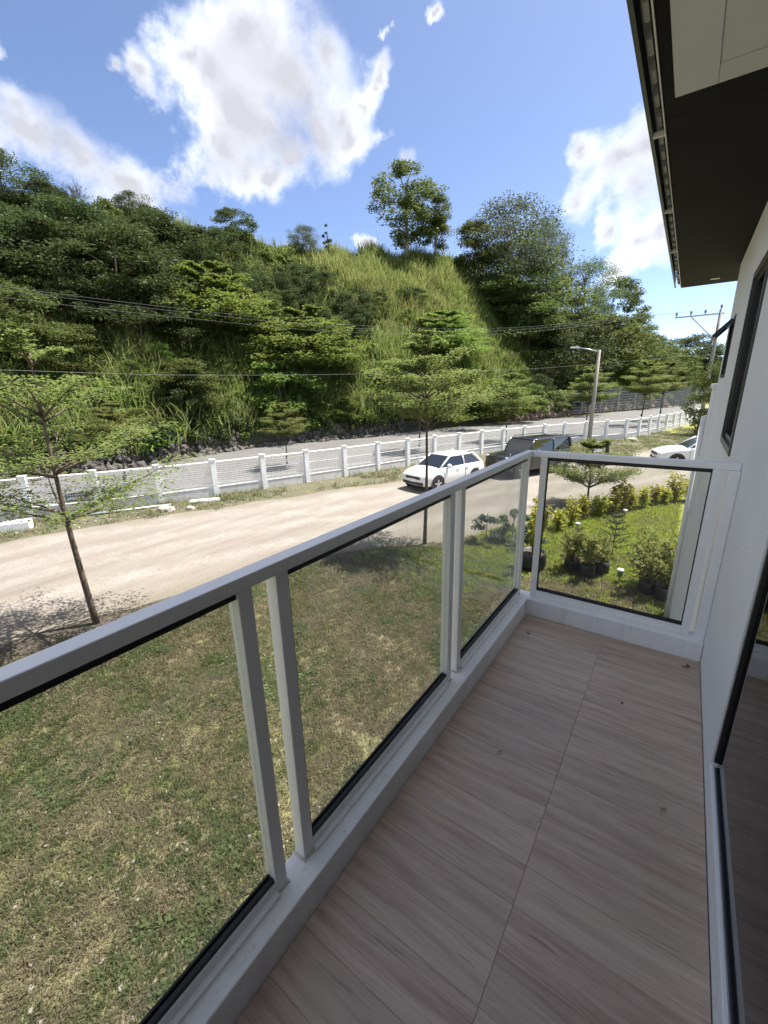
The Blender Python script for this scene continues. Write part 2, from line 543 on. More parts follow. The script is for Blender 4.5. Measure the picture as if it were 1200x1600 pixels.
class MB:
    """collects boxes, tubes, prisms and lathes into one mesh"""
    def __init__(self):
        self.v, self.f = [], []

    def raw(self, v, f):
        b = len(self.v)
        self.v += [tuple(x) for x in v]
        self.f += [tuple(i + b for i in q) for q in f]
        return self

    def box(self, lo, hi, mat=None):
        x0, y0, z0 = lo
        x1, y1, z1 = hi
        v = [Vector(p) for p in ((x0, y0, z0), (x1, y0, z0), (x1, y1, z0), (x0, y1, z0), (x0, y0, z1), (x1, y0, z1), (x1, y1, z1), (x0, y1, z1))]
        if mat:
            v = [mat @ p for p in v]
        return self.raw(v, [(0, 3, 2, 1), (4, 5, 6, 7), (0, 1, 5, 4), (1, 2, 6, 5), (2, 3, 7, 6), (3, 0, 4, 7)])

    def cbox(self, c, s, mat=None):
        return self.box([c[i] - s[i] / 2 for i in range(3)], [c[i] + s[i] / 2 for i in range(3)], mat)

    def bar(self, a, b, w, h=None, up=(0, 0, 1)):
        a, b = Vector(a), Vector(b)
        h = h or w
        d = (b - a)
        L = d.length
        d.normalize()
        s = d.cross(Vector(up))
        if s.length < 1e-4:
            s = Vector((1, 0, 0))
        s.normalize()
        u = s.cross(d)
        mt = Matrix((( s.x, d.x, u.x, a.x), (s.y, d.y, u.y, a.y), (s.z, d.z, u.z, a.z), (0, 0, 0, 1)))
        return self.box((-w / 2, 0, -h / 2), (w / 2, L, h / 2), mt)

    def tube(self, pts, rad, n=7, cap=True):
        pts = [Vector(p) for p in pts]
        if isinstance(rad, (int, float)):
            rad = [rad] * len(pts)
        v, f = [], []
        prev = None
        for i, p in enumerate(pts):
            t = (pts[min(i + 1, len(pts) - 1)] - pts[max(i - 1, 0)]).normalized()
            ref = prev or (Vector((1, 0, 0)) if abs(t.x) < .8 else Vector((0, 1, 0)))
            s = (ref - t * ref.dot(t)).normalized()
            prev = s
            u = t.cross(s)
            for k in range(n):
                a = 2 * math.pi * k / n
                v.append(p + (s * math.cos(a) + u * math.sin(a)) * rad[i])
        for i in range(len(pts) - 1):
            for k in range(n):
                f.append((i * n + k, i * n + (k + 1) % n, (i + 1) * n + (k + 1) % n, (i + 1) * n + k))
        if cap:
            f.append(tuple(reversed(range(n))))
            f.append(tuple((len(pts) - 1) * n + k for k in range(n)))
        return self.raw(v, f)

    def lathe(self, prof, c=(0, 0, 0), n=16, axis='z'):
        v, f = [], []
        for r, z in prof:
            for k in range(n):
                a = 2 * math.pi * k / n
                p = (r * math.cos(a), r * math.sin(a), z)
                if axis == 'y':
                    p = (p[0], p[2], p[1])
                elif axis == 'x':
                    p = (p[2], p[0], p[1])
                v.append((p[0] + c[0], p[1] + c[1], p[2] + c[2]))
        m = len(prof)
        for i in range(m - 1):
            for k in range(n):
                f.append((i * n + k, i * n + (k + 1) % n, (i + 1) * n + (k + 1) % n, (i + 1) * n + k))
        f.append(tuple(reversed(range(n))))
        f.append(tuple((m - 1) * n + k for k in range(n)))
        return self.raw(v, f)

    def build(self, name, mat, parent=None, smooth=False, bevel=0.0, loc=(0, 0, 0)):
        me = mesh_np(name, self.v, self.f, mat, smooth)
        bm = bmesh.new()
        bm.from_mesh(me)
        bmesh.ops.recalc_face_normals(bm, faces=bm.faces)
        if bevel:
            bmesh.ops.bevel(bm, geom=list(bm.edges), offset=bevel, segments=2, profile=.5, affect='EDGES', clamp_overlap=True)
        bm.to_mesh(me)
        bm.free()
        if smooth and bevel:
            pass
        return link(name, me, parent, loc)


def copy_tree(o, parent=None):
    c = o.copy()
    COL.objects.link(c)
    if parent:
        c.parent = parent
    for ch in o.children:
        copy_tree(ch, c)
    return c


def scatter(name, pts, rots, scl, pid, protos, kind='stuff', label=None, cat=None):
    """one object that instances prototype meshes on its points"""
    me = bpy.data.meshes.new(name)
    n = len(pts)
    me.vertices.add(n)
    me.vertices.foreach_set('co', np.asarray(pts, np.float32).ravel())
    a = me.attributes.new('rot', 'FLOAT_VECTOR', 'POINT')
    a.data.foreach_set('vector', np.asarray(rots, np.float32).ravel())
    a = me.attributes.new('scl', 'FLOAT', 'POINT')
    a.data.foreach_set('value', np.asarray(scl, np.float32))
    a = me.attributes.new('pid', 'INT', 'POINT')
    a.data.foreach_set('value', np.asarray(pid, np.int32))
    me.update()
    o = link(name, me)
    tag(o, label, cat, None, kind)
    pc = bpy.data.collections.new(name + '_kinds')
    for i, pm in enumerate(protos):
        q = bpy.data.objects.new('%s_kind_%02d' % (name, i), pm)
        pc.objects.link(q)
    ng = bpy.data.node_groups.new(name, 'GeometryNodeTree')
    ng.interface.new_socket('Geometry', in_out='INPUT', socket_type='NodeSocketGeometry')
    ng.interface.new_socket('Geometry', in_out='OUTPUT', socket_type='NodeSocketGeometry')
    N, L = ng.nodes, ng.links
    gi, go = N.new('NodeGroupInput'), N.new('NodeGroupOutput')
    ci = N.new('GeometryNodeCollectionInfo')
    ci.inputs['Collection'].default_value = pc
    ci.inputs['Separate Children'].default_value = True
    ci.inputs['Reset Children'].default_value = True
    iop = N.new('GeometryNodeInstanceOnPoints')
    iop.inputs['Pick Instance'].default_value = True

    def attr(nm, t):
        q = N.new('GeometryNodeInputNamedAttribute')
        q.data_type = t
        q.inputs['Name'].default_value = nm
        return q.outputs['Attribute']
    m2p = N.new('GeometryNodeMeshToPoints')
    L.new(gi.outputs[0], m2p.inputs[0])
    L.new(m2p.outputs[0], iop.inputs['Points'])
    L.new(ci.outputs[0], iop.inputs['Instance'])
    L.new(attr('pid', 'INT'), iop.inputs['Instance Index'])
    L.new(attr('rot', 'FLOAT_VECTOR'), iop.inputs['Rotation'])
    L.new(attr('scl', 'FLOAT'), iop.inputs['Scale'])
    L.new(iop.outputs[0], go.inputs[0])
    md = o.modifiers.new('scatter', 'NODES')
    md.node_group = ng
    return o


# ------------------------------------------------------------------ terrain
GZ = -2.4
AZ = np.array([-180, -140, -95, -78.4, -73, -64.9, -52.2, -37, -26.6, -14.6, -4.3, 1.5, 12, 60, 110.])
RB = np.array([60, 38, 29, 27.6, 28.4, 29.0, 34.2, 38.2, 46.7, 58.7, 83, 110, 150, 220, 260.])
AZ2 = np.array([-180, -140, -95, -73.2, -65.4, -56.5, -49.8, -42.5, -34.8, -28.6, -24, -19.3, -14.2, -8.6, -2.7, 1.4, 12, 60, 110.])
RR = np.array([90, 70, 56, 55, 55, 55, 56, 58, 62, 66, 72, 85, 100, 120, 150, 180, 220, 300, 350.])
ZR = np.array([4, 10, 19, 19.6, 20.7, 20.0, 19.5, 19.8, 20.6, 21.1, 21.0, 18.6, 18.0, 16.2, 13, 9.6, 7, 4, 2.])


def hill_h(x, y):
    x, y = np.asarray(x, float), np.asarray(y, float)
    az = np.degrees(np.arctan2(x, y))
    d = np.hypot(x, y)
    rb, rr, zr = np.interp(az, AZ, RB), np.interp(az, AZ2, RR), np.interp(az, AZ2, ZR)
    s = (d - rb) / (rr - rb)
    t = np.clip(s, 0, 1)
    z = zr * (0.05 * np.clip(t / .03, 0, 1) + 0.95 * (t * .85 + .15 * np.sin(t * math.pi / 2)))
    z = z * np.where(s > 1, np.clip(1 - .12 * (s - 1), .4, 1), 1)
    w = np.clip(s / .15, 0, 1)
    b = (.8 * np.sin(x * .41 + 1.3 * np.sin(y * .23)) * np.sin(y * .37 + .8) + .45 * np.sin(x * 1.1 + y * .7) + .3 * np.sin(x * .9 - y * 1.4 + 2)) * w
    return np.where(s > 0, z + b * .8, 0)


def hill_at(px, py):
    d = ray(px, py)
    t = 20.0 / math.hypot(d.x, d.y)
    step = .25
    for _ in range(1400):
        P = EYE + d * t
        if P.z <= GZ + float(hill_h(P.x, P.y)):
            return P
        t += step
    return None


def sheet(name, poly, z, mat, kind='structure', res=None):
    o = link(name, mesh_np(name, [(x, y, z) for x, y in poly], [tuple(range(len(poly)))], mat))
    return tag(o, kind=kind)


def ribbon(name, A, B, z, mat, kind='structure'):
    v = [(x, y, z) for x, y in A] + [(x, y, z) for x, y in B]
    n = len(A)
    f = [(i, i + 1, n + i + 1, n + i) for i in range(n - 1)]
    me = mesh_np(name, v, f, mat)
    at = me.attributes.new('across', 'FLOAT', 'POINT')     # 0 along one edge, 1 along the other
    at.data.foreach_set('value', np.array([0.0] * n + [1.0] * n, np.float32))
    return tag(link(name, me), kind=kind)


def densify(P, k=6):
    """Catmull-Rom through the points"""
    P = [np.array(p, float) for p in P]
    Q = [2 * P[0] - P[1]] + P + [2 * P[-1] - P[-2]]
    out = []
    for i in range(1, len(Q) - 2):
        for j in range(k):
            t = j / k
            out.append(.5 * (2 * Q[i] + (Q[i + 1] - Q[i - 1]) * t + (2 * Q[i - 1] - 5 * Q[i] + 4 * Q[i + 1] - Q[i + 2]) * t * t
                             + (3 * Q[i] - Q[i - 1] - 3 * Q[i + 1] + Q[i + 2]) * t ** 3))
    out.append(P[-1])
    return out


def wobble(P, amp, seed):
    out = []
    for i, p in enumerate(P):
        d = P[min(i + 1, len(P) - 1)] - P[max(i - 1, 0)]
        nrm = np.array([-d[1], d[0]]) / (np.linalg.norm(d) + 1e-9)
        out.append(p + nrm * amp * (noise.noise(Vector((i * .35, seed, 0))) + .6 * noise.noise(Vector((i * 1.1, seed, 4)))))
    return out


tag(link('ground', mesh_np('ground', [(-900, -900, GZ), (900, -900, GZ), (900, 900, GZ), (-900, 900, GZ)], [(0, 1, 2, 3)], M['lawn'])), kind='structure')
NEAR = wobble(densify([(-11.5, -9), (-10, -3), (-9.05, 1.25), (-8.0, 4.3), (-6.9, 7.4), (-4.9, 9.9), (-4.1, 11.6), (-3.0, 13.4), (-1.2, 17.2), (.9, 21.1), (4, 27), (11, 40), (24, 62)], 8), .22, 1)
FAR = wobble(densify([(-20.5, -9), (-17.6, -3), (-16.05, 2.9), (-15.5, 5.2), (-14.0, 8.3), (-12.6, 11.8), (-10.6, 15.9), (-9.3, 18.2), (-7.6, 21.6), (-5.6, 25), (-2.5, 30), (3.5, 43), (15, 64)], 8), .3, 2)
ribbon('dirt_road', NEAR, FAR, GZ + .006, M['dirt'])
FENCE = [(-29, -14), (-22.5, -2.5), (-18.2, 4.6), (-16.35, 7.9), (-15.05, 11.0), (-13.7, 14.6), (-12.5, 18.4), (-11.2, 22.6), (-9.7, 27), (-7.5, 32), (-5.2, 35.6), (-3.3, 38.6), (-1.2, 46), (.6, 54), (3, 66)]
FC = densify(FENCE, 30)
BACK = [(-45, -14), (-36, -2), (-30.2, 6.2), (-30.3, 9.3), (-29.4, 13.7), (-29.4, 22.8), (-24, 31.9), (-20.9, 41.7), (-14.8, 56.8), (-6.2, 83), (2.9, 111)]
BC = densify(BACK, 12)


def resample(P, n):
    P = np.array(P)
    s = np.concatenate([[0], np.cumsum(np.linalg.norm(np.diff(P, axis=0), axis=1))])
    q = np.linspace(0, s[-1], n)
    return np.stack([np.interp(q, s, P[:, 0]), np.interp(q, s, P[:, 1])], 1)


fr = resample(FC, 80)
fd = np.gradient(fr, axis=0)
fn = np.stack([-fd[:, 1], fd[:, 0]], 1) / np.linalg.norm(fd, axis=1)[:, None]
ribbon('concrete_road', fr + fn * 1.5, wobble(list(resample(BC, 80)), .35, 5), GZ + .01, M['concrete'])
ribbon('drain_soil_shade', fr + fn * .1, wobble(list(fr + fn * 1.55), .18, 7), GZ + .016, M['soil'])  # ditch soil; its dark tone also paints in the shadow of the fence wall
nd = np.array(NEAR)
_k = np.linspace(1, .25, 36)[:, None]
ribbon('soil_edge', wobble(list(nd[4:40] + np.array([.85, -.2]) * _k), .14, 11), wobble(list(nd[4:40] + np.array([-.1, 0])), .10, 12), GZ + .014, M['soil'])

vy_ = np.linspace(-6, 44, 70)
vl = np.stack([np.interp(vy_, np.array(FC)[:, 1], np.array(FC)[:, 0]) + .05, vy_], 1)
vr = np.stack([np.interp(vy_, np.array(FAR)[:, 1], np.array(FAR)[:, 0]) + .12, vy_], 1)
ribbon('verge', vl, wobble(list(vr), .25, 17), GZ + .012, M['verge'])

# the hill
azs = np.radians(np.concatenate([np.arange(-150, -85, 2.5), np.arange(-85, 12, .55), np.arange(12, 60, 4)]))
ss = np.concatenate([[-.004], np.linspace(0, .06, 5)[0:], np.linspace(.085, 1.15, 42), np.linspace(1.25, 4, 10)])
V = []
for a in azs:
    dg = math.degrees(a)
    rb, rr = np.interp(dg, AZ, RB), np.interp(dg, AZ2, RR)
    d = rb + ss * (rr - rb)
    x, y = d * math.sin(a), d * math.cos(a)
    z = GZ + hill_h(x, y) + np.where(ss > 0, 0, -.3)
    z += np.where(ss > .01, 0.35 * np.array([noise.noise(Vector((xx * .6, yy * .6, 3))) for xx, yy in zip(x, y)]), 0)
    V.append(np.stack([x, y, z], 1))
V = np.array(V)
na, ns = V.shape[:2]
ii = np.arange(na * ns).reshape(na, ns)
F = np.stack([ii[:-1, :-1].ravel(), ii[:-1, 1:].ravel(), ii[1:, 1:].ravel(), ii[1:, :-1].ravel()], 1)
tag(link('hill', mesh_np('hill', V.reshape(-1, 3), F, M['hill'], True)), kind='structure')

# ------------------------------------------------------------------ the house
XW = 0.3076
house = thing('house', 'white two storey house wall with dark door, window and deep brown eave', 'house', (XW, 3, GZ))


def hpart(mb, name, mat, **k):
    o = mb.build(name, mat, **k)
    o.parent = house
    o.matrix_parent_inverse = Matrix.Translation((-XW, -3, -GZ))
    return o


DOOR_Y, DOOR_Y0, SILL, DOOR_T = 1.944, -2.3, .128, 2.35
W0, W1, WZ0, WZ1 = 3.86, 4.9, 1.185, 2.55
WT, SOF = .22, 3.14
END, LOWEND = 7.55, 8.68
A0, A1, AZ0, AZ1 = 6.35, 7.1, 1.75, 2.42
w = MB()


def wallbox(y0, y1, z0, z1, x0=XW, x1=XW + WT):
    w.box((x0, y0, z0), (x1, y1, z1))


wallbox(-4, DOOR_Y0, GZ, SOF)
wallbox(DOOR_Y0, DOOR_Y, GZ, SILL)
wallbox(DOOR_Y0, DOOR_Y, DOOR_T, SOF)
wallbox(DOOR_Y, W0, GZ, SOF)
wallbox(W0, W1, GZ, WZ0)
wallbox(W0, W1, WZ1, SOF)
wallbox(W1, A0, GZ, SOF)
wallbox(A0, A1, GZ, AZ0)
wallbox(A0, A1, AZ1, SOF)
wallbox(A1, END, GZ, SOF)
hpart(w, 'wall', M['stucco'])
w = MB()
w.box((XW + WT, END - .2, GZ), (7.5, END, SOF)).box((XW + WT, -4, GZ), (7.5, -3.8, SOF)).box((7.3, -3.8, GZ), (7.5, END - .2, SOF))
hpart(w, 'outer_wall', M['stucco'])
w = MB()
w.box((XW - .012, END, GZ), (XW + WT, LOWEND, 1.62)).box((XW + WT, LOWEND - .2, GZ), (5, LOWEND, 1.62)).box((XW - .035, END - .02, 1.62), (XW + WT + .03, LOWEND + .03, 1.68))
hpart(w, 'side_wing_wall', M['stucco'])
# room behind the glass
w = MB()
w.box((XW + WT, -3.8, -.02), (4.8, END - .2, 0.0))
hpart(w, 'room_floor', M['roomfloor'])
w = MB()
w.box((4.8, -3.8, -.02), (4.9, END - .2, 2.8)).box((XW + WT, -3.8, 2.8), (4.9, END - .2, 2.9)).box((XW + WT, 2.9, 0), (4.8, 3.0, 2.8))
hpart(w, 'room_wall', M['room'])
# sliding door: black frame and dark panes
sd = MB()
fw = .055
for (y0, y1) in ((DOOR_Y - .024, DOOR_Y), (DOOR_Y0, DOOR_Y0 + .045)):
    sd.box((XW + .006, y0, SILL + .03), (XW + .10, y1, DOOR_T))
sd.box((XW + .004, DOOR_Y0 + .045, DOOR_T - .05), (XW + .10, DOOR_Y - .024, DOOR_T))
sd.box((XW + .012, DOOR_Y0 + .045, SILL + .002), (XW + .10, DOOR_Y - .024, SILL + .014))
sd.box((XW + .03, -.25, SILL + .03), (XW + .085, -.19, DOOR_T - .05))
door = hpart(sd, 'sliding_door', M['black_frame'], bevel=.003)
for (y0, y1, x) in ((-.22, DOOR_Y - .024, XW + .02), (DOOR_Y0 + .045, -.22, XW + .055)):
    g = MB().box((x, y0, SILL + .014), (x + .008, y1, DOOR_T - .05)).build('glass_pane', M['dark_glass'])
    g.parent = door
# sill strip under the door, one white threshold
th = MB().box((XW - .003, DOOR_Y0, SILL - .02), (XW + .010, DOOR_Y - .002, SILL + .004))
hpart(th, 'door_threshold', M['white'], bevel=.002)
# tall window in the wall
wf = MB()
for (y0, y1, z0, z1) in ((W0, W0 + .05, WZ0, WZ1), (W1 - .05, W1, WZ0, WZ1), (W0 + .05, W1 - .05, WZ0, WZ0 + .05), (W0 + .05, W1 - .05, WZ1 - .05, WZ1)):
    wf.box((XW - .012, y0 + .001, z0 + .001), (XW + .09, y1 - .001, z1 - .001))
window = hpart(wf, 'window', M['grey_frame'], bevel=.003)
g = MB().box((XW + .03, W0 + .05, WZ0 + .05), (XW + .037, W1 - .05, WZ1 - .05)).build('glass_pane', M['dark_glass'])
g.parent = window
g = MB()
g.box((XW + .012, W0 + .052, WZ0 + .052), (XW + .06, W0 + .09, WZ1 - .052)).box((XW + .012, W1 - .09, WZ0 + .052), (XW + .06, W1 - .052, WZ1 - .052))
g.box((XW + .012, W0 + .09, WZ0 + .052), (XW + .06, W1 - .09, WZ0 + .09)).box((XW + .012, W0 + .09, WZ1 - .09), (XW + .06, W1 - .09, WZ1 - .052))
g = g.build('sash', M['black_frame'])
g.parent = window
# awning window, its sash swung out
wf = MB()
for (y0, y1, z0, z1) in ((A0, A0 + .04, AZ0, AZ1), (A1 - .04, A1, AZ0, AZ1), (A0 + .04, A1 - .04, AZ0, AZ0 + .04), (A0 + .04, A1 - .04, AZ1 - .04, AZ1)):
    wf.box((XW - .008, y0 + .001, z0 + .001), (XW + .08, y1 - .001, z1 - .001))
aw = hpart(wf, 'awning_window', M['black_frame'])
ang = R(42)
dx, dz = -math.sin(ang), -math.cos(ang)
a = Vector((XW - .02, 0, AZ1 - .05))
L_ = .21
s = MB()
for y in (A0 + .05, A1 - .05):
    s.bar((a.x, y, a.z), (a.x + dx * L_, y, a.z + dz * L_), .04, .035, up=(0, 1, 0))
s.bar((a.x + dx * .02, A0 + .07, a.z + dz * .02), (a.x + dx * .02, A1 - .07, a.z + dz * .02), .035)
s.bar((a.x + dx * L_, A0 + .05, a.z + dz * L_), (a.x + dx * L_, A1 - .05, a.z + dz * L_), .035)
s = s.build('sash', M['black_frame'])
s.parent = aw
g = MB().bar((a.x + dx * .03, (A0 + A1) / 2, a.z + dz * .03), (a.x + dx * (L_ - .02), (A0 + A1) / 2, a.z + dz * (L_ - .02)), A1 - A0 - .14, .006, up=(dz, 0, -dx)).build('glass_pane', M['dark_glass'])
g.parent = aw
# eave: soffit board, pale trim, fascia, gutter, ribbed roof
EAVE_END = 8.71
s = MB()
y = -4.0
while y < EAVE_END - .01:
    y1 = min(y + 2.44, EAVE_END)
    s.box((-.335, y, SOF), (XW + 1.2, y1 - .004, SOF + .012))
    y = y1
hpart(s, 'soffit', M['soffit'])
hpart(MB().box((-.343, -4, SOF - .006), (-.336, EAVE_END + .002, SOF + .03)), 'soffit_trim', M['trim'])
hpart(MB().box((-.36, -4, SOF + .035), (-.335, EAVE_END, SOF + .26)), 'fascia_board', M['soffit'])
gt = MB()
gt.box((-.425, -4, SOF + .01), (-.419, EAVE_END, SOF + .15)).box((-.4185, -4, SOF + .01), (-.405, EAVE_END, SOF + .016))
hpart(gt, 'gutter', M['gutter'])
for yb in (.6, 2.05, 3.5, 4.95, 6.4, 7.85):
    hpart(MB().box((-.405, yb, SOF + .004), (-.343, yb + .022, SOF + .03)), 'gutter_bracket', M['trim'])
# rib ends of the roofing, seen from below through the gap behind the gutter
n_r = int((EAVE_END + 4) / .235)
for k in range(n_r):
    yk = -3.9 + k * .235
    hpart(MB().tube([(-.375, yk, SOF + .07), (-.375, yk + .12, SOF + .07)], .02, 8), 'roof_rib', M['trim'])
rf = MB()
rf.raw([(-.46, -4.1, SOF + .27), (7.9, -4.1, SOF + 2.3), (7.9, EAVE_END + .05, SOF + 2.3), (-.46, EAVE_END + .05, SOF + .27),
        (-.46, -4.1, SOF + .31), (7.9, -4.1, SOF + 2.34), (7.9, EAVE_END + .05, SOF + 2.34), (-.46, EAVE_END + .05, SOF + .31)],
       [(0, 3, 2, 1), (4, 5, 6, 7), (0, 1, 5, 4), (1, 2, 6, 5), (2, 3, 7, 6), (3, 0, 4, 7)])
hpart(rf, 'roof', M['roof'])
gb = MB()                                # gable infill at the end of the eave
gb.raw([(-.33, EAVE_END - .03, SOF + .013), (7.4, EAVE_END - .03, SOF + .013), (7.4, EAVE_END - .03, SOF + 2.1), (-.33, EAVE_END - .03, SOF + .285),
        (-.33, EAVE_END - .01, SOF + .013), (7.4, EAVE_END - .01, SOF + .013), (7.4, EAVE_END - .01, SOF + 2.1), (-.33, EAVE_END - .01, SOF + .285)],
       [(0, 1, 2, 3), (7, 6, 5, 4), (0, 4, 5, 1), (1, 5, 6, 2), (2, 6, 7, 3), (3, 7, 4, 0)])
hpart(gb, 'gable_board', M['soffit'])
hpart(MB().box((XW + WT, END, SOF + .013), (7.4, EAVE_END - .03, SOF + .02)), 'gable_soffit', M['soffit'])
cp = MB()
cp.box((-.273, -4, SOF - .05), (-.10, 3.015, SOF - .003))
cp.box((-.098, 2.86, SOF - .05), (XW - .002, 3.015, SOF - .003))
cp.box((-.098, -4, SOF - .046), (XW - .002, 2.857, SOF - .003))
hpart(cp, 'ceiling_panel', M['panel'])
hpart(MB().box((.02, 8.28, SOF - .003), (.13, 8.33, SOF - .0005)), 'sticker', M['plaster_white'])
# downpipe on the lower wall
dp = MB().tube([(XW - .06, 8.3, GZ), (XW - .06, 8.3, 1.2)], .035, 10)
hpart(dp, 'downpipe', M['white'], smooth=True)

# ------------------------------------------------------------------ balcony and railing
XC, YE, HK, XT = -.7896, 2.9859, .129, -.2378
Y0 = -2.3
balc = thing('balcony', 'narrow balcony floored with wood grain tiles inside a low white kerb', 'balcony', (0, 0, -.03))
MB().box((-.93, Y0 - .2, -.19), (XW - .002, YE + .15, -.04)).build('slab', M['kerb'], balc, loc=(0, 0, .03))
MB().box((XC, Y0, -.04), (XW - .003, YE, -.004)).build('grout_bed', M['grout'], balc, loc=(0, 0, .03))
k = MB()
k.raw(*(lambda a: (a, [(0, 1, 2, 3), (7, 6, 5, 4), (0, 4, 5, 1), (1, 5, 6, 2), (2, 6, 7, 3), (3, 7, 4, 0)]))(
    [(XC, Y0, -.04), (XC, YE, -.04), (-.914, YE + .134, -.04), (-.914, Y0, -.04), (XC, Y0, HK), (XC, YE, HK), (-.914, YE + .134, HK), (-.914, Y0, HK)]))
k.build('kerb', M['kerb'], balc, loc=(0, 0, .03), bevel=.005)
k = MB()
k.raw(*(lambda a: (a, [(0, 1, 2, 3), (7, 6, 5, 4), (0, 4, 5, 1), (1, 5, 6, 2), (2, 6, 7, 3), (3, 7, 4, 0)]))(
    [(XC, YE + .001, -.04), (XW - .002, YE + .001, -.04), (XW - .002, YE + .134, -.04), (-.914 + .003, YE + .134, -.04),
     (XC + .001, YE + .001, HK), (XW - .002, YE + .001, HK), (XW - .002, YE + .134, HK), (-.914 + .003, YE + .134, HK)]))
k.build('kerb', M['kerb'], balc, loc=(0, 0, .03), bevel=.005)
PITCH, J = .1486, .0006
pm = {}
for (x0, x1) in ((XC + .002, XT - J), (XT + J, XW - .004)):
    ln = x1 - x0
    me = MB().box((0, 0, -.03), (ln, PITCH - 2 * J * .6, 0)).build('floor_plank', M['plank'], balc)
    proto = me
    bm = bmesh.new()
    bm.from_mesh(me.data)
    bmesh.ops.bevel(bm, geom=[e for e in bm.edges if all(v.co.z > -.01 for v in e.verts)], offset=.0006, segments=1, affect='EDGES')
    bm.to_mesh(me.data)
    bm.free()
    ys = []
    y = .526 * 1.13333 - PITCH * 20
    while y < YE:
        if y + PITCH > Y0:
            ys.append(y)
        y += PITCH
    for i, y in enumerate(ys):
        o = proto if i == 0 else proto.copy()
        if i:
            COL.objects.link(o)
            o.parent = balc
        o.scale = (1, 1, 1)
        o.location = (x0, y, .03 + random.uniform(-.0004, .0004))
        if y + PITCH > YE - .001:        # the last row is cut to fit
            o.scale = (1, (YE - .003 - y) / PITCH, 1)
        if y < Y0:
            o.location.y = Y0
            o.scale = (1, (y + PITCH - Y0 - .002) / PITCH, 1)

rail = thing('balcony_railing', 'white metal balcony railing with tinted glass panels in black gaskets', 'railing', (-.88, 1, HK))
INV = Matrix.Translation((.88, -1, -HK))


def rpart(mb, name, mat, parent=None, **k):
    o = mb.build(name, mat, **k)
    o.parent = parent or rail
    if not parent:
        o.matrix_parent_inverse = INV
    return o


RX1, RX0 = -.856, -.907                  # inner and outer face
RZ0, RZ1 = 1.215, 1.254
PW = .045
YR = YE + .075                           # end railing, inner face
h = MB()
h.raw(*(lambda a: (a, [(0, 1, 2, 3), (7, 6, 5, 4), (0, 4, 5, 1), (1, 5, 6, 2), (2, 6, 7, 3), (3, 7, 4, 0)]))(
    [(RX1, Y0, RZ0), (RX1, YR, RZ0), (RX0, YR + .051, RZ0), (RX0, Y0, RZ0), (RX1, Y0, RZ1), (RX1, YR, RZ1), (RX0, YR + .051, RZ1), (RX0, Y0, RZ1)]))
rpart(h, 'handrail', M['white'], bevel=.003)
h = MB()
h.raw(*(lambda a: (a, [(0, 1, 2, 3), (7, 6, 5, 4), (0, 4, 5, 1), (1, 5, 6, 2), (2, 6, 7, 3), (3, 7, 4, 0)]))(
    [(RX1 + .0005, YR, RZ0), (XW - .002, YR, RZ0), (XW - .002, YR + .051, RZ0), (RX0 + .0006, YR + .0512, RZ0),
     (RX1 + .0005, YR, RZ1), (XW - .002, YR, RZ1), (XW - .002, YR + .051, RZ1), (RX0 + .0006, YR + .0512, RZ1)]))
rpart(h, 'handrail', M['white'], bevel=.003)
PX0, PX1 = RX0 + .001, RX1 - .004


def post_y(y):
    rpart(MB().box((PX0, y, HK - .002), (PX1, y + PW, RZ0 + .003)), 'post', M['white'], bevel=.003)
    foot_bead(PX0, y, PX1, y + PW)


def foot_bead(x0_, y0_, x1_, y1_):
    b_ = MB()
    z0_, z1_, e = HK - .001, HK + .006, .006
    b_.box((x0_ - e, y0_ - e, z0_), (x1_ + e, y0_ - .0005, z1_)).box((x0_ - e, y1_ + .0005, z0_), (x1_ + e, y1_ + e, z1_ - .001)).box((x1_ + .0005, y0_ - .0005, z0_), (x1_ + e, y1_ + .0005, z1_ - .0005))
    rpart(b_, 'sealant_bead', M['sealant'])


def bay_y(y0, y1):
    """bottom channel, pane and gaskets between two posts along the long side"""
    cx = (PX0 + PX1) / 2 - .002
    z1 = HK + .048
    ch = MB()
    ch.box((PX0 + .001, y0, HK + .001), (cx - .012, y1, z1)).box((cx + .018, y0, HK + .001), (PX1 - .001, y1, z1)).box((cx - .012, y0, HK + .001), (cx + .018, y1, z1 - .03))
    ch.box((PX1 - .001, y0, HK + .001), (PX1 + .016, y1, HK + .016))
    rpart(ch, 'bottom_channel', M['white'])
    pane = rpart(MB().box((cx - .004, y0 + .001, z1 - .028), (cx + .004, y1 - .001, RZ0 - .002)), 'glass_pane', M['glass'])
    gk = MB()
    for s in (-1, 1):
        a, b = (cx + .0045, cx + .018) if s > 0 else (cx - .012, cx - .0045)
        gk.box((a, y0 + .001, z1 - .029), (b, y1 - .001, z1 + .016))
        gk.box((a, y0 + .001, RZ0 - .020), (b, y1 - .001, RZ0 - .001))
        gk.box((a, y0 + .001, z1 + .016), (b, y0 + .006, RZ0 - .020))
    rpart(gk, 'gasket', M['gasket'], pane)


S_ = 1.13333
pairs = [(.605 - 1.209 * 2, .605 + .1245 - 1.209 * 2), (.605 - 1.209, .605 + .1245 - 1.209), (.560, .684), (1.772, 1.892)]
last_b = None
for (ya, yb) in pairs:
    if ya > Y0:
        post_y(ya)
    if yb > Y0:
        post_y(yb)
    if last_b is not None and ya > Y0:
        bay_y(max(last_b + PW, Y0 + .05), ya)
    last_b = yb
YC = 2.985
post_y(YC)
bay_y(last_b + PW, YC)
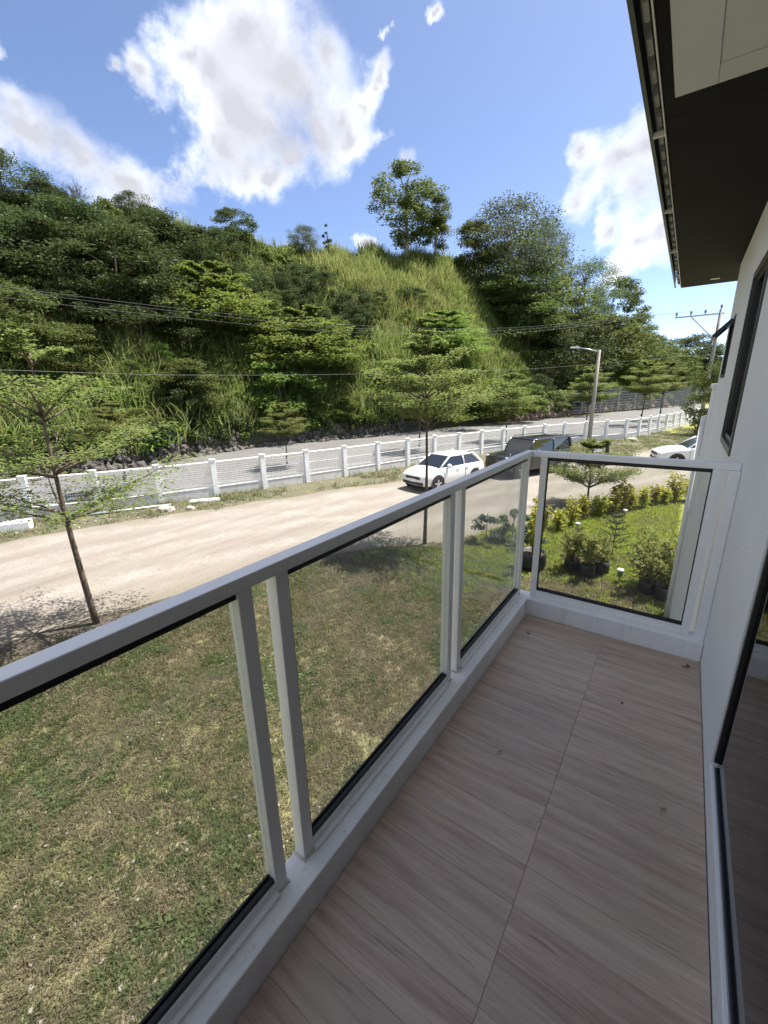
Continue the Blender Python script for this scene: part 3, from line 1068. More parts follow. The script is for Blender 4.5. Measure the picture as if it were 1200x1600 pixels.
# end side
EX0 = -.795
for x in (EX0, .182):
    rpart(MB().box((x, YR + .004, HK - .002), (x + PW, YR + .048, RZ0 + .003)), 'post', M['white'], bevel=.003)
rpart(MB().box((.252, YR - .03, HK - .002), (XW - .001, YR + .07, RZ0 - .001)), 'wall_post', M['white'], bevel=.004)
cy = YR + .026
x0, x1, z1 = EX0 + PW, .182, HK + .048
ch = MB()
ch.box((x0, YR + .005, HK + .001), (x1, cy - .012, z1)).box((x0, cy + .012, HK + .001), (x1, YR + .047, z1)).box((x0, cy - .012, HK + .001), (x1, cy + .012, z1 - .03))
ch.box((x0, YR - .012, HK + .001), (x1, YR + .005, HK + .016))
rpart(ch, 'bottom_channel', M['white'])
pane = rpart(MB().box((x0 + .001, cy - .004, z1 - .028), (x1 - .001, cy + .004, RZ0 - .002)), 'glass_pane', M['glass'])
gk = MB()
for s in (-1, 1):
    a, b = (cy + .0045, cy + .012) if s > 0 else (cy - .012, cy - .0045)
    gk.box((x0 + .001, a, z1 - .029), (x1 - .001, b, z1 + .018)).box((x0 + .001, a, RZ0 - .024), (x1 - .001, b, RZ0 - .001))
    gk.box((x1 - .006, a, z1 + .018), (x1 - .001, b, RZ0 - .024)).box((x0 + .001, a, z1 + .018), (x0 + .006, b, RZ0 - .024))
rpart(gk, 'gasket', M['gasket'], pane)

# dry leaves and crumbs on the tiles
for (x, y, s, lab) in ((-.50, 1.62, .022, 'curled dry brown leaf stalk on the tiles near the middle joint'),
                       (-.70, 2.72, .03, 'tiny dry leaf on the tiles near the outer kerb corner'),
                       (.235, 2.88, .04, 'small clump of dry leaves on the tiles against the end kerb by the wall'),
                       (.16, 1.72, .022, 'dark crumb of leaf on the tiles beside the glass door'),
                       (-.05, 2.30, .018, 'small dark speck of leaf in the middle of the far tiles')):
    me = MB()
    for q in range(3 if s > .035 else 2):
        c = Vector((random.uniform(-.4, .4) * s, random.uniform(-.4, .4) * s, .003))
        d = Vector((random.uniform(-1, 1), random.uniform(-1, 1), 0)).normalized() * s * .5
        n = Vector((-d.y, d.x, 0)) * .35
        me.raw([c - d, c + n + Vector((0, 0, .006)), c + d + Vector((0, 0, .004)), c - n, c - d + Vector((0, 0, .002)), c - n + Vector((0, 0, .002))], [(0, 1, 2), (0, 2, 3), (4, 5, 2)])
    tag(me.build('dry_leaf', M['dryleaf'], loc=(x, y, .0015)), lab, 'leaf')


# ------------------------------------------------------------------ plant prototypes
def leaf_cloud(C, L, W, flat=.5, droop=.1, up=.6, dirs=None):
    n = len(C)
    d = rng.normal(size=(n, 3)) if dirs is None else dirs + rng.normal(size=(n, 3)) * .45
    d[:, 2] *= (1 - flat)
    d /= np.linalg.norm(d, axis=1)[:, None] + 1e-9
    nn = rng.normal(size=(n, 3)) * (1 - up)
    nn[:, 2] += up
    s = np.cross(nn, d)
    s /= np.linalg.norm(s, axis=1)[:, None] + 1e-9
    l = (L * rng.uniform(.65, 1.3, n))[:, None]
    w_ = (W * rng.uniform(.7, 1.3, n))[:, None]
    A = C - d * l * .5
    T = C + d * l * .5
    T[:, 2] -= droop * l[:, 0]
    mid = C + np.array([0, 0, .06]) * l
    V = np.stack([A, mid + s * w_ * .5, T, mid - s * w_ * .5], 1).reshape(-1, 3)
    F = np.arange(4 * n).reshape(n, 4)
    return V, F


def clump_points(centers, per, rad, squash=.45):
    out = []
    for c, r in zip(centers, rad):
        p = rng.normal(size=(per, 3))
        p /= np.linalg.norm(p, axis=1)[:, None]
        p *= (rng.uniform(0, 1, per) ** .45)[:, None] * r
        p[:, 2] *= squash
        out.append(p + c)
    return np.concatenate(out)


def make_plant(name, crown_name, V, F, lm, trunk, bm_):
    """hidden prototype: meshes only; trunk is an MB"""
    cm = mesh_np(crown_name, V, F, lm)
    tm = None
    if trunk is not None:
        tm = mesh_np('trunk', trunk.v, trunk.f, bm_, True)
    return dict(name=name, crown=cm, trunk=tm, cname=crown_name, top=float(V[:, 2].max()), width=float(np.percentile(np.abs(V[:, :2]), 97) * 2))


def place(P, loc, rz, sc, label, cat, group=None, name=None):
    r = thing(name or P['name'], label, cat, loc, rz, group)
    r.scale = sc if isinstance(sc, (tuple, list)) else (sc, sc, sc)
    link(P['cname'], P['crown'], r)
    if P['trunk']:
        link('trunk', P['trunk'], r)
    return r


def bent(a, b, k=5, amp=.08, sag=0.0):
    a, b = Vector(a), Vector(b)
    L = (b - a).length
    o = Vector((random.uniform(-1, 1), random.uniform(-1, 1), random.uniform(-.4, .4))) * amp * L
    return [a.lerp(b, i / k) + o * math.sin(math.pi * i / k) + Vector((0, 0, -sag * L * math.sin(math.pi * i / k))) for i in range(k + 1)]


def bushy(name, H, W_, clumps, per, leaf, lm, squash=.4, trunk_h=.25, shell=.55, flatl=.6, bark='bark', rootclump=True, top_round=1.0, trunk_r=.03):
    C, rad = [], []
    t = MB()
    t.tube(bent((0, 0, -.3), (0, 0, H * .75), 5, .04), [H * trunk_r * (1 - .13 * i) for i in range(6)], 7)
    for i in range(clumps):
        a = rng.uniform(0, 2 * math.pi)
        u = rng.uniform(0, 1)
        z = trunk_h * H + (H * (1 - trunk_h)) * u
        prof = math.sqrt(max(0.03, 1 - abs(2 * (u * .93 + .02) - .9) ** (2.0 * top_round)))
        r = W_ / 2 * prof * rng.uniform(shell, 1.0)
        c = np.array([r * math.cos(a), r * math.sin(a), z - .06 * H])
        C.append(c)
        rad.append(W_ * rng.uniform(.11, .19))
        if i % 3 == 0:
            zz = max(.15 * H, z - .25 * H * rng.uniform(.5, 1))
            t.tube(bent((0, 0, min(zz, H * .7)), c, 4, .06), [H * trunk_r * .45, H * trunk_r * .35, H * trunk_r * .25, H * trunk_r * .18, H * trunk_r * .1], 5)
    P = clump_points(C, per, rad, squash)
    V, F = leaf_cloud(P, leaf, leaf * .5, flatl, .15, .55)
    return make_plant(name, 'crown', V, F, lm, t, M[bark])


def layered(name, H, W_, tiers, branches, leaf, lm, trunk_r=.05, first=.45, per=26, bark='bark', rise=.10, gap=0.0, stubs=()):
    """slender tree with flat tiers of spreading branches"""
    t = MB()
    trunk = bent((0, 0, -.2), (random.uniform(-.03, .03) * H, random.uniform(-.03, .03) * H, H * .97), 8, .025)
    t.tube(trunk, [trunk_r * (1 - .1 * i) for i in range(9)], 8)
    C, D = [], []
    for k in range(tiers):
        u = k / max(1, tiers - 1)
        z = H * (first + (1 - first) * .93 * u)
        Rr = W_ / 2 * (1 - .72 * u ** 1.3)
        nb = max(4, int(branches * (1 - .35 * u)))
        a0 = rng.uniform(0, 6.28)
        for b in range(nb):
            a = a0 + 2 * math.pi * b / nb + rng.uniform(-.25, .25)
            r = Rr * rng.uniform(.7, 1.08)
            q = min(7, max(0, int(z / (H * .97) * 8)))
            st = trunk[q].copy()
            st.z = z - rng.uniform(0, .05) * H
            e = Vector((math.cos(a) * r, math.sin(a) * r, z + rise * r * 2 + rng.uniform(-.03, .05) * H))
            pts = bent(st, e, 5, .05)
            t.tube(pts, [trunk_r * .42, trunk_r * .34, trunk_r * .26, trunk_r * .2, trunk_r * .13, trunk_r * .06], 5)
            for s_ in (.38, .55, .7, .84, .97):
                i0 = min(4, int(s_ * 5))
                p = pts[i0].lerp(pts[i0 + 1], s_ * 5 - i0)
                side = Vector((-math.sin(a), math.cos(a), 0))
                for sg in (-1, 0, 1):
                    wd = (.16 + .22 * s_) * r * rng.uniform(.5, 1.1) * (0 if sg == 0 else 1)
                    tip = p + side * sg * wd + Vector((math.cos(a), math.sin(a), .12)) * wd * .7
                    if sg:
                        t.tube([p, p.lerp(tip, .5) + Vector((0, 0, .01)), tip], [trunk_r * .1, trunk_r * .07, trunk_r * .04], 4, False)
                    mcount = per if rng.uniform() > gap else per // 4
                    g = rng.normal(size=(mcount, 3)) * np.array([.10, .10, .028]) * (r * .8 + .25)
                    C.append(g + np.array(tip if sg else p.lerp(pts[min(5, i0 + 1)], .5)) + np.array([0, 0, .03]))
    P = np.concatenate(C)
    V, F = leaf_cloud(P, leaf, leaf * .48, .75, .12, .7)
    return make_plant(name, 'crown', V, F, lm, t, M[bark])


def leafless(name, H, W_):
    t = MB()

    def grow(p, d, L, r, lev):
        q = p + d * L
        t.tube(bent(p, q, 3, .07), [r, r * .85, r * .7, r * .55], 5, False)
        if lev == 0:
            return
        for _ in range(4 if lev > 1 else 5):
            nd = (d + Vector((random.uniform(-1, 1), random.uniform(-1, 1), random.uniform(-.2, .7))) * .75).normalized()
            s_ = random.uniform(.5, 1)
            grow(p.lerp(q, s_), nd, L * random.uniform(.5, .75), r * .5, lev - 1)
    grow(Vector((0, 0, -.3)), Vector((0, 0, 1)), H * .5, .13, 4)
    C = np.array([[v[0], v[1], v[2]] for v in t.v[::37]])
    V, F = leaf_cloud(C, .18, .08, .4)
    return make_plant(name, 'crown', V, F, M['L_grey'], t, M['twig'])


P_broad = [bushy('broad_tree', 8.5, 9.0, 60, 210, .25, M['L_dark'], .5, .22, .4, .55, top_round=1.2, trunk_r=.02) for _ in range(2)]
P_dense = [bushy('dense_tree', 5.0, 5.6, 52, 190, .19, M['L_dark'], .42, .06, .45, .6, trunk_r=.014) for _ in range(3)]
P_mid = [bushy('leafy_tree', 5.0, 5.0, 50, 190, .19, M['L_mid'], .48, .06, .42, .5, trunk_r=.014) for _ in range(3)]
P_tall = [bushy('tall_slender_tree', 10.0, 5.0, 46, 190, .22, M['L_mid'], .75, .28, .2, .35, 'palebark', top_round=1.3, trunk_r=.016) for _ in range(2)]
P_sparse = [bushy('sparse_tree', 8.0, 7.0, 100, 230, .15, M['L_grey'], .7, .10, .35, .4, 'palebark', trunk_r=.02) for _ in range(2)]
P_shrub = [bushy('hill_shrub', 2.3, 3.0, 30, 120, .15, M['L_mid'], .45, .0, .4, .5) for _ in range(3)]
P_lshrub = [bushy('pale_hill_shrub', 2.4, 3.0, 30, 120, .15, M['L_light'], .45, .0, .4, .5) for _ in range(3)]
P_col = bushy('narrow_tree', 4.0, 1.1, 22, 90, .16, M['L_dark'], .9, .12, .2, .3)
P_bare = leafless('leafless_tree', 6.0, 4.0)
P_lay = [layered('layered_tree', 5.0, 6.0, 6, 9, .19, M['L_light'], .05, .2, 30, gap=.1) for _ in range(2)]

# tall grass and leafy cover for the hill (uncountable)


def blades(n, h0, h1, wid, spread, arch, mat, name):
    V, F = [], []
    for i in range(n):
        a = rng.uniform(0, 6.283)
        h = rng.uniform(h0, h1)
        o = rng.normal(size=2) * spread
        lean = rng.uniform(.1, 1) * arch * h
        dx, dy = math.cos(a), math.sin(a)
        sx, sy = -dy * wid / 2, dx * wid / 2
        b = len(V)
        for t, wf in ((0, 1.0), (.45, .95), (.8, .6), (1.0, .08)):
            x = o[0] + dx * lean * t * t
            y = o[1] + dy * lean * t * t
            z = h * t * (1 - .18 * arch * t)
            V += [(x - sx * wf, y - sy * wf, z), (x + sx * wf, y + sy * wf, z)]
        F += [(b, b + 1, b + 3, b + 2), (b + 2, b + 3, b + 5, b + 4), (b + 4, b + 5, b + 7, b + 6)]
    return mesh_np(name, np.array(V), np.array(F), mat)


reeds = [blades(30, 1.0, 2.4, .055, .30, .7, M['L_reed'], 'reed') for _ in range(3)]
reeds += [blades(20, .9, 2.0, .045, .34, .9, M['L_straw'], 'reed'), blades(34, .5, 1.3, .05, .4, 1.1, M['L_light'], 'reed')]
cover = []
for mt in ('L_mid', 'L_light', 'L_dark'):
    C = clump_points(np.array([[0, 0, .35], [.3, .1, .25], [-.25, .2, .3], [0, -.3, .2]]), 38, [.5, .4, .4, .4], .6)
    cover.append(mesh_np('cover', *leaf_cloud(C, .2, .1, .5), M[mt]))


def inpoly(x, y, P):
    c = False
    j = len(P) - 1
    for i in range(len(P)):
        if (P[i][1] > y) != (P[j][1] > y) and x < (P[j][0] - P[i][0]) * (y - P[i][1]) / (P[j][1] - P[i][1]) + P[i][0]:
            c = not c
        j = i
    return c


GRASSY = [(470, 395), (690, 400), (745, 430), (800, 520), (840, 560), (1010, 600), (1010, 625), (840, 600), (760, 575), (640, 600), (560, 560), (600, 490), (520, 450)]
LOWER = [(0, 520), (200, 540), (380, 560), (560, 560), (700, 570), (830, 590), (830, 650), (640, 660), (300, 650), (0, 650)]

# hill samples with what grows there
NS = 60000
sa = np.radians(rng.uniform(-92, 8, NS))
sdg = np.degrees(sa)
rb, rr = np.interp(sdg, AZ, RB), np.interp(sdg, AZ2, RR)
sd_ = rb + (rr - rb) * rng.uniform(.015, 1.12, NS)
sx, sy = sd_ * np.sin(sa), sd_ * np.cos(sa)
sz = GZ + hill_h(sx, sy)
keep = rng.uniform(0, 1, NS) < np.clip(sd_ / 60, .3, 1)
pts, pid, scl = [], [], []
for x, y, z, d, kp in zip(sx, sy, sz, sd_, keep):
    if not kp:
        continue
    q = project(Vector((x, y, z)))
    if q is None:
        continue
    px, py = q
    g = .2
    if inpoly(px, py, GRASSY):
        g = .66
    elif inpoly(px, py, LOWER):
        g = .45
    elif px > 800:
        g = .2
    nz = noise.noise(Vector((x * .16, y * .16, 1.7)))
    g = min(1, max(0, g + nz * .45))
    if py > 640 and px < 640 and rng.uniform() < .3:
        continue                         # the stony foot of the slope stays half bare
    if rng.uniform() < g:
        pts.append((x, y, z - .05))
        pid.append(int(rng.choice([0, 1, 2, 3, 4], p=[.2, .2, .2, .1 + .0, .3])) if nz < .1 else int(rng.choice([0, 1, 2, 3, 4], p=[.17, .17, .16, .35, .15])))
        scl.append(rng.uniform(.4, 1.15))
    elif rng.uniform() < .62:
        pts.append((x, y, z - .1))
        k = 6 if inpoly(px, py, LOWER) or inpoly(px, py, GRASSY) or rng.uniform() < .2 else (5 if rng.uniform() < .55 else 7)
        pid.append(k)
        scl.append(rng.uniform(.7, 1.7))
n = len(pts)
rots = np.stack([rng.uniform(-.2, .2, n), rng.uniform(-.2, .2, n), rng.uniform(0, 6.28, n)], 1)
scatter('hill_undergrowth', pts, rots, scl, pid, reeds + cover, label='tall grass and low leafy cover over the hillside', cat='undergrowth')


def at_px(px, pyb, pyt, P, wpx, label, group, rz=None, cat='tree'):
    B = hill_at(px, pyb)
    if B is None:
        return
    d = math.hypot(B.x, B.y)
    r = ray(px, pyt)
    top = EYE.z + r.z * d / math.hypot(r.x, r.y)
    H = max(.8, top - B.z)
    q0, q1 = ray(px - wpx / 2, pyb), ray(px + wpx / 2, pyb)
    dep = (B - EYE).dot(FWD)
    Wm = wpx / FPX * dep
    sz_ = H / P['top']
    sw = min(max(Wm / P['width'], sz_ * .45), sz_ * 1.9)
    return place(P, (B.x, B.y, B.z), rng.uniform(0, 6.28) if rz is None else rz, (sw, sw, sz_), label, cat, group)


HILL = []
GR = 'trees along the top of the hill'
at_px(20, 350, 238, P_broad[0], 120, 'dark broad tree on the hilltop at the far left edge', GR)
at_px(80, 352, 292, P_broad[1], 100, 'dark broad tree on the hilltop second from the left edge', GR)
at_px(155, 350, 287, P_broad[0], 95, 'dark broad tree on the hilltop with a leafless tree close on either side', GR)
at_px(120, 345, 278, P_bare, 60, 'leafless grey tree between the dark broad trees at top left', GR)
at_px(205, 345, 268, P_bare, 70, 'leafless grey tree rising highest against the cloud above the dark hilltop', GR)
at_px(212, 352, 305, P_broad[1], 70, 'dark rounded tree under the taller leafless tree on the hilltop', GR)
at_px(265, 362, 284, P_tall[0], 52, 'dark spiky tree standing up left of the lower twin on the hilltop', GR)
at_px(314, 362, 306, P_tall[1], 42, 'smaller spiky tree right beside the taller spiky one on the hilltop', GR)
at_px(372, 392, 325, P_dense[0], 72, 'rounded dark green tree on the dip of the hilltop', GR)
at_px(440, 395, 312, P_sparse[0], 78, 'pale thin crowned tree on the hilltop under the big cloud', GR)
at_px(475, 402, 350, P_sparse[1], 45, 'short pale thin tree right of the bigger pale one on the hilltop', GR)
at_px(514, 408, 350, P_col, 15, 'tall narrow dark tree alone on the grassy hilltop', GR)
at_px(538, 408, 376, P_col, 15, 'short narrow dark tree right of the tall narrow one on the hilltop', GR)
at_px(636, 412, 250, P_tall[0], 95, 'tallest green tree on the hilltop with pale bare trunk', GR)
at_px(678, 415, 300, P_tall[1], 60, 'slim tree with pale trunk leaning close to the tallest hilltop tree', GR)
at_px(605, 410, 362, P_dense[1], 50, 'low dark tree at the foot of the tallest hilltop tree', GR)
at_px(742, 440, 345, P_mid[0], 75, 'green tree left of the big grey green hilltop tree', GR)
at_px(792, 500, 302, P_sparse[0], 150, 'big grey green tree with open crown at the right shoulder of the hill', GR)
at_px(800, 520, 372, P_mid[1], 130, 'green tree filling in below the open crown of the big grey green hilltop tree', GR)
at_px(845, 490, 335, P_sparse[1], 75, 'grey green tree overlapping the right side of the big open one', GR)
at_px(905, 520, 402, P_sparse[0], 100, 'grey green tree halfway down the right shoulder of the hill', GR)
at_px(950, 540, 430, P_mid[1], 80, 'green tree on the right shoulder below the grey green ones', GR)
at_px(992, 560, 488, P_mid[2], 60, 'small green tree low on the right shoulder of the hill', GR)
at_px(1070, 590, 522, P_dense[2], 85, 'dark green tree in front of the utility pole', GR)
at_px(1105, 600, 545, P_mid[0], 50, 'brownish green tree beside the house wall in the distance', GR)
_q = EYE + ray(1112, 640) * (43 / math.hypot(ray(1112, 640).x, ray(1112, 640).y))
place(P_mid[1], (_q.x, _q.y, GZ), 1.0, (.75, .75, 1.2), 'green roadside tree hiding the foot of the utility pole', 'tree', GR)
SAY = {'M': ('leafy mid green tree at the left edge below the power cables', 'leafy mid green tree behind the crown of the near left roadside tree',
             'leafy tree just below the big grey green hilltop tree', 'leafy tree at the right foot of the bright grassy spur', 'leafy tree on the slope left of the lamp post head',
             'leafy tree directly behind the lamp post head', 'leafy tree midway between the lamp post and the utility pole', 'leafy tree low on the slope just left of the utility pole',
             'leafy tree low above the rubble foot of the left slope', 'leafy tree on the right shoulder under the smaller grey green tree'),
       'D': ('dense dark tree on the upper left slope close to the left edge', 'dense dark tree in the middle of the upper left slope', 'dense dark tree below the spiky hilltop trees',
             'dense dark tree where the power cables cross the left slope', 'small dark bushy tree alone high on the bright grassy slope', 'dense dark tree at the foot of the right slope left of the lamp post',
             'dense dark tree just under the ridge below the leafless trees', 'dense dark tree at the very left edge under the broad hilltop tree'),
       'Y': ('yellow green layered tree in the middle of the dark left slope', 'layered tree where the power cables cross the middle of the slope',
             'layered tree on the bright grassy slope above the white hatchback', 'layered tree low on the right slope beside the lamp post'),
       'L': ('light green bush behind the crown of the lawn edge tree', 'light green bush above the fence right of the lawn edge tree crown', 'light green bush above the fence left of the lawn edge tree crown',
             'light green bush behind the lone low crowned tree past the fence'),
       'B': ('dark broad tree on the left hillside below the ridge',)}
GS = 'trees on the slope of the hill'
spec = [(60, 470, 330, 'D', 170), (200, 500, 345, 'D', 170), (130, 430, 320, 'B', 150), (290, 440, 350, 'D', 120), (340, 540, 410, 'Y', 170), (230, 560, 440, 'D', 150),
        (480, 600, 480, 'Y', 170), (690, 570, 485, 'Y', 130), (640, 480, 448, 'D', 60),
        (30, 560, 440, 'M', 140), (100, 590, 500, 'M', 130), (770, 500, 430, 'M', 110), (820, 560, 460, 'M', 120), (880, 610, 500, 'D', 130), (860, 540, 440, 'M', 110),
        (930, 590, 490, 'M', 110), (1000, 600, 520, 'M', 90), (960, 600, 540, 'Y', 90), (1040, 605, 540, 'M', 80), (300, 640, 560, 'M', 100), (700, 650, 575, 'L', 150),
        (770, 650, 590, 'L', 110), (620, 640, 560, 'L', 120), (440, 640, 560, 'L', 120), (900, 500, 430, 'M', 90), (250, 400, 330, 'D', 110), (20, 420, 330, 'D', 120)]
nth = {'D': 0, 'Y': 0, 'M': 0, 'L': 0, 'B': 0}
sets = {'D': (P_dense, 'dense dark tree on the wooded hillside'), 'Y': (P_lay, 'tree with flat spreading layers of leaves on the hillside'),
        'M': (P_mid, 'mid green leafy tree on the hillside'), 'L': (P_lshrub, 'light green bush at the foot of the slope behind the fence'), 'B': (P_broad, 'dark broad tree on the left hillside below the ridge')}
for (px, yb, yt, k, wp) in spec:
    prot, lab = sets[k]
    P = prot[nth[k] % len(prot)]
    lab = SAY[k][nth[k]]
    nth[k] += 1
    at_px(px, yb, yt, P, wp, lab, {'D': 'dense dark trees on the hillside', 'Y': 'layered trees on the hillside', 'M': 'mid green trees on the hillside', 'L': 'light green bushes at the hill foot', 'B': 'broad trees on the left hillside'}[k], cat='bush' if k == 'L' else 'tree')

# shrubs filling the slope, spaced out
taken = []
cnt = 0
order = rng.permutation(NS)
for i in order[:9000]:
    x, y, z, d = sx[i], sy[i], sz[i], sd_[i]
    q = project(Vector((x, y, z)))
    if q is None or not (-60 < q[0] < 1140):
        continue
    px, py = q
    gr = inpoly(px, py, GRASSY)
    lo = inpoly(px, py, LOWER)
    if py > 655 and px < 600:
        continue
    if d > .92 * np.interp(sdg[i], AZ2, RR):
        continue
    md = (2.7 if gr else 1.55) * (d / 42) ** .8
    if any((x - a) ** 2 + (y - b) ** 2 < md * md for a, b in taken):
        continue
    taken.append((x, y))
    r = rng.uniform()
    if gr:
        P, lab, gp = P_lshrub[i % 3], 'pale green shrub standing in the tall grass of the slope', 'pale shrubs on the grassy slope'
        s = rng.uniform(.4, .8)
    elif lo:
        if r < .6:
            P, lab, gp = P_lshrub[i % 3], 'pale green shrub low on the slope above the concrete road', 'pale shrubs low on the slope'
        else:
            P, lab, gp = P_shrub[i % 3], 'mid green shrub low on the slope above the concrete road', 'mid green shrubs low on the slope'
        s = rng.uniform(.6, 1.1)
    else:
        if r < .45:
            P, lab, gp = P_shrub[i % 3], 'mid green shrub in the wooded part of the hillside', 'mid green shrubs on the wooded hillside'
            s = rng.uniform(.8, 1.5)
        else:
            P, lab, gp = P_dense[i % 3], 'low dense dark tree filling the wooded hillside', 'low dark trees on the wooded hillside'
            s = rng.uniform(.4, .8)
    s *= (d / 45) ** .35
    place(P, (x, y, z - .15), rng.uniform(0, 6.28), (s, s, s * rng.uniform(.8, 1.15)), lab, 'shrub' if 'shrub' in lab else 'tree', gp)
    cnt += 1
    if cnt >= 230:
        break


# ------------------------------------------------------------------ rocks at the hill foot
def rock_mesh(seed, flat=.6):
    bm = bmesh.new()
    bmesh.ops.create_icosphere(bm, subdivisions=2, radius=1)
    for v in bm.verts:
        k = 1 + .45 * noise.noise(v.co * 1.3 + Vector((seed * 7.1, 0, 0))) + .2 * noise.noise(v.co * 3 + Vector((seed, 9, 0)))
        v.co *= k
        v.co.z *= flat
    me = bpy.data.meshes.new('rock')
    bm.to_mesh(me)
    bm.free()
    return me


rocks = [rock_mesh(i) for i in range(4)]
for r_ in rocks:
    r_.materials.append(M['rock'])
pts, pid, scl = [], [], []
for i in range(1000):
    a = R(rng.uniform(-84, -30))
    dg = math.degrees(a)
    d = np.interp(dg, AZ, RB) + abs(rng.normal()) * .9 - .35
    x, y = d * math.sin(a), d * math.cos(a)
    pts.append((x, y, GZ + float(hill_h(x, y)) + .02))
    pid.append(i % 4)
    scl.append(rng.uniform(.06, .32))
scatter('hill_foot_rubble', pts, rng.uniform(0, 6.28, (1000, 3)), scl, pid, rocks, label='grey rubble along the foot of the slope', cat='rubble')
redr = [m_.copy() for m_ in rocks[:2]]
for r_ in redr:
    r_.materials.clear()
    r_.materials.append(M['redrock'])
pts, pid, scl = [], [], []
for i in range(900):
    a = R(rng.uniform(-19, -2))
    dg = math.degrees(a)
    d = np.interp(dg, AZ, RB) + abs(rng.normal()) * 2.2
    x, y = d * math.sin(a), d * math.cos(a)
    pts.append((x, y, GZ + float(hill_h(x, y)) + .05))
    pid.append(i % 2)
    scl.append(rng.uniform(.15, .7))
scatter('reddish_rubble', pts, rng.uniform(0, 6.28, (900, 3)), scl, pid, redr, label='reddish rubble bank behind the wire fence on the right', cat='rubble')

# ------------------------------------------------------------------ white fence along the concrete road
fs = np.array(FC)
slen = np.concatenate([[0], np.cumsum(np.linalg.norm(np.diff(fs, axis=0), axis=1))])
SP = 2.05
s0 = None
k0 = np.argmin(np.hypot(fs[:, 0] + 16.35, fs[:, 1] - 7.9))
start = slen[k0] % SP
posts = []
s_ = start
while s_ < slen[-1]:
    posts.append((np.interp(s_, slen, fs[:, 0]), np.interp(s_, slen, fs[:, 1])))
    s_ += SP
fence = thing('white_fence', 'long white post and mesh fence on a low wall beside the dirt road', 'fence', (*posts[8], GZ))
FL = Vector((*posts[8], GZ))
post_me = MB().box((-.1, -.1, -.1), (.1, .1, 1.5)).box((-.115, -.115, 1.5), (.115, .115, 1.535))
post_o = None
for i, (x, y) in enumerate(posts):
    nx = posts[min(i + 1, len(posts) - 1)]
    pv = posts[max(i - 1, 0)]
    ang = math.atan2(nx[1] - pv[1], nx[0] - pv[0])
    if post_o is None:
        post_o = post_me.build('post', M['plaster_white'], fence)
        o = post_o
    else:
        o = post_o.copy()
        COL.objects.link(o)
        o.parent = fence
    o.location = Vector((x, y, GZ)) - FL
    o.rotation_euler = (0, 0, ang)
    if i < len(posts) - 1:
        a, b = Vector((x, y, 0)), Vector((*nx, 0))
        L = (b - a).length
        an = math.atan2(nx[1] - y, nx[0] - x)

        def seg(name, mb, mat):
            q = mb.build(name, mat, fence)
            q.location = Vector((x, y, GZ)) - FL
            q.rotation_euler = (0, 0, an)
        seg('base_wall', MB().box((.102, -.06, -.1), (L - .102, .06, .37)), M['fencewall'])
        seg('coping', MB().box((.102, -.07, .371), (L - .102, .07, .41)), M['plaster_white'])
        rl = MB().tube([(.09, 0, 1.42), (L - .09, 0, 1.42)], .032, 6).tube([(.09, 0, .95), (L - .09, 0, .95)], .024, 6).tube([(.09, 0, .56), (L - .09, 0, .56)], .022, 6)
        seg('rail', rl, M['whitewire'])
        dist = math.hypot(x, y)
        step = .085 if dist < 30 else .17
        wr = .0032 if dist < 30 else .004
        ms = MB()
        q = .13
        while q < L - .1:
            ms.box((q - wr, -.02 - wr, .50), (q + wr, -.02 + wr, 1.42))
            q += step
        q = .52
        while q < 1.41:
            ms.box((.09, -.028 - wr, q - wr), (L - .09, -.028 + wr, q + wr))
            q += step
        seg('mesh_panel', ms, M['whitewire'])

# wire fence with concrete posts at the right foot of the hill
WF = [Vector((*p, 0)) for p in resample([(-16.5, 58), (-12.5, 66), (-8.5, 76), (-3.5, 88), (1.5, 104), (4, 116)], 14)]
wfz = thing('wire_fence', 'grey wire fence with slim posts in front of the rubble bank', 'fence', (WF[0].x, WF[0].y, GZ))
O_ = Vector((WF[0].x, WF[0].y, GZ))
for i, p in enumerate(WF):
    MB().box((-.12, -.12, -.2), (.12, .12, 3.6)).build('post', M['pole'], wfz, loc=Vector((p.x, p.y, GZ)) - O_)
    if i < len(WF) - 1:
        b = WF[i + 1] - p
        wm = MB()
        for zz in np.linspace(.3, 3.4, 9):
            wm.bar((0, 0, zz), (b.x, b.y, zz), .03)
        for t in np.linspace(.03, .97, 24):
            wm.bar((b.x * t, b.y * t, .3), (b.x * t, b.y * t, 3.4), .025)
        wm.build('mesh_panel', M['steel'], wfz, loc=Vector((p.x, p.y, GZ)) - O_)

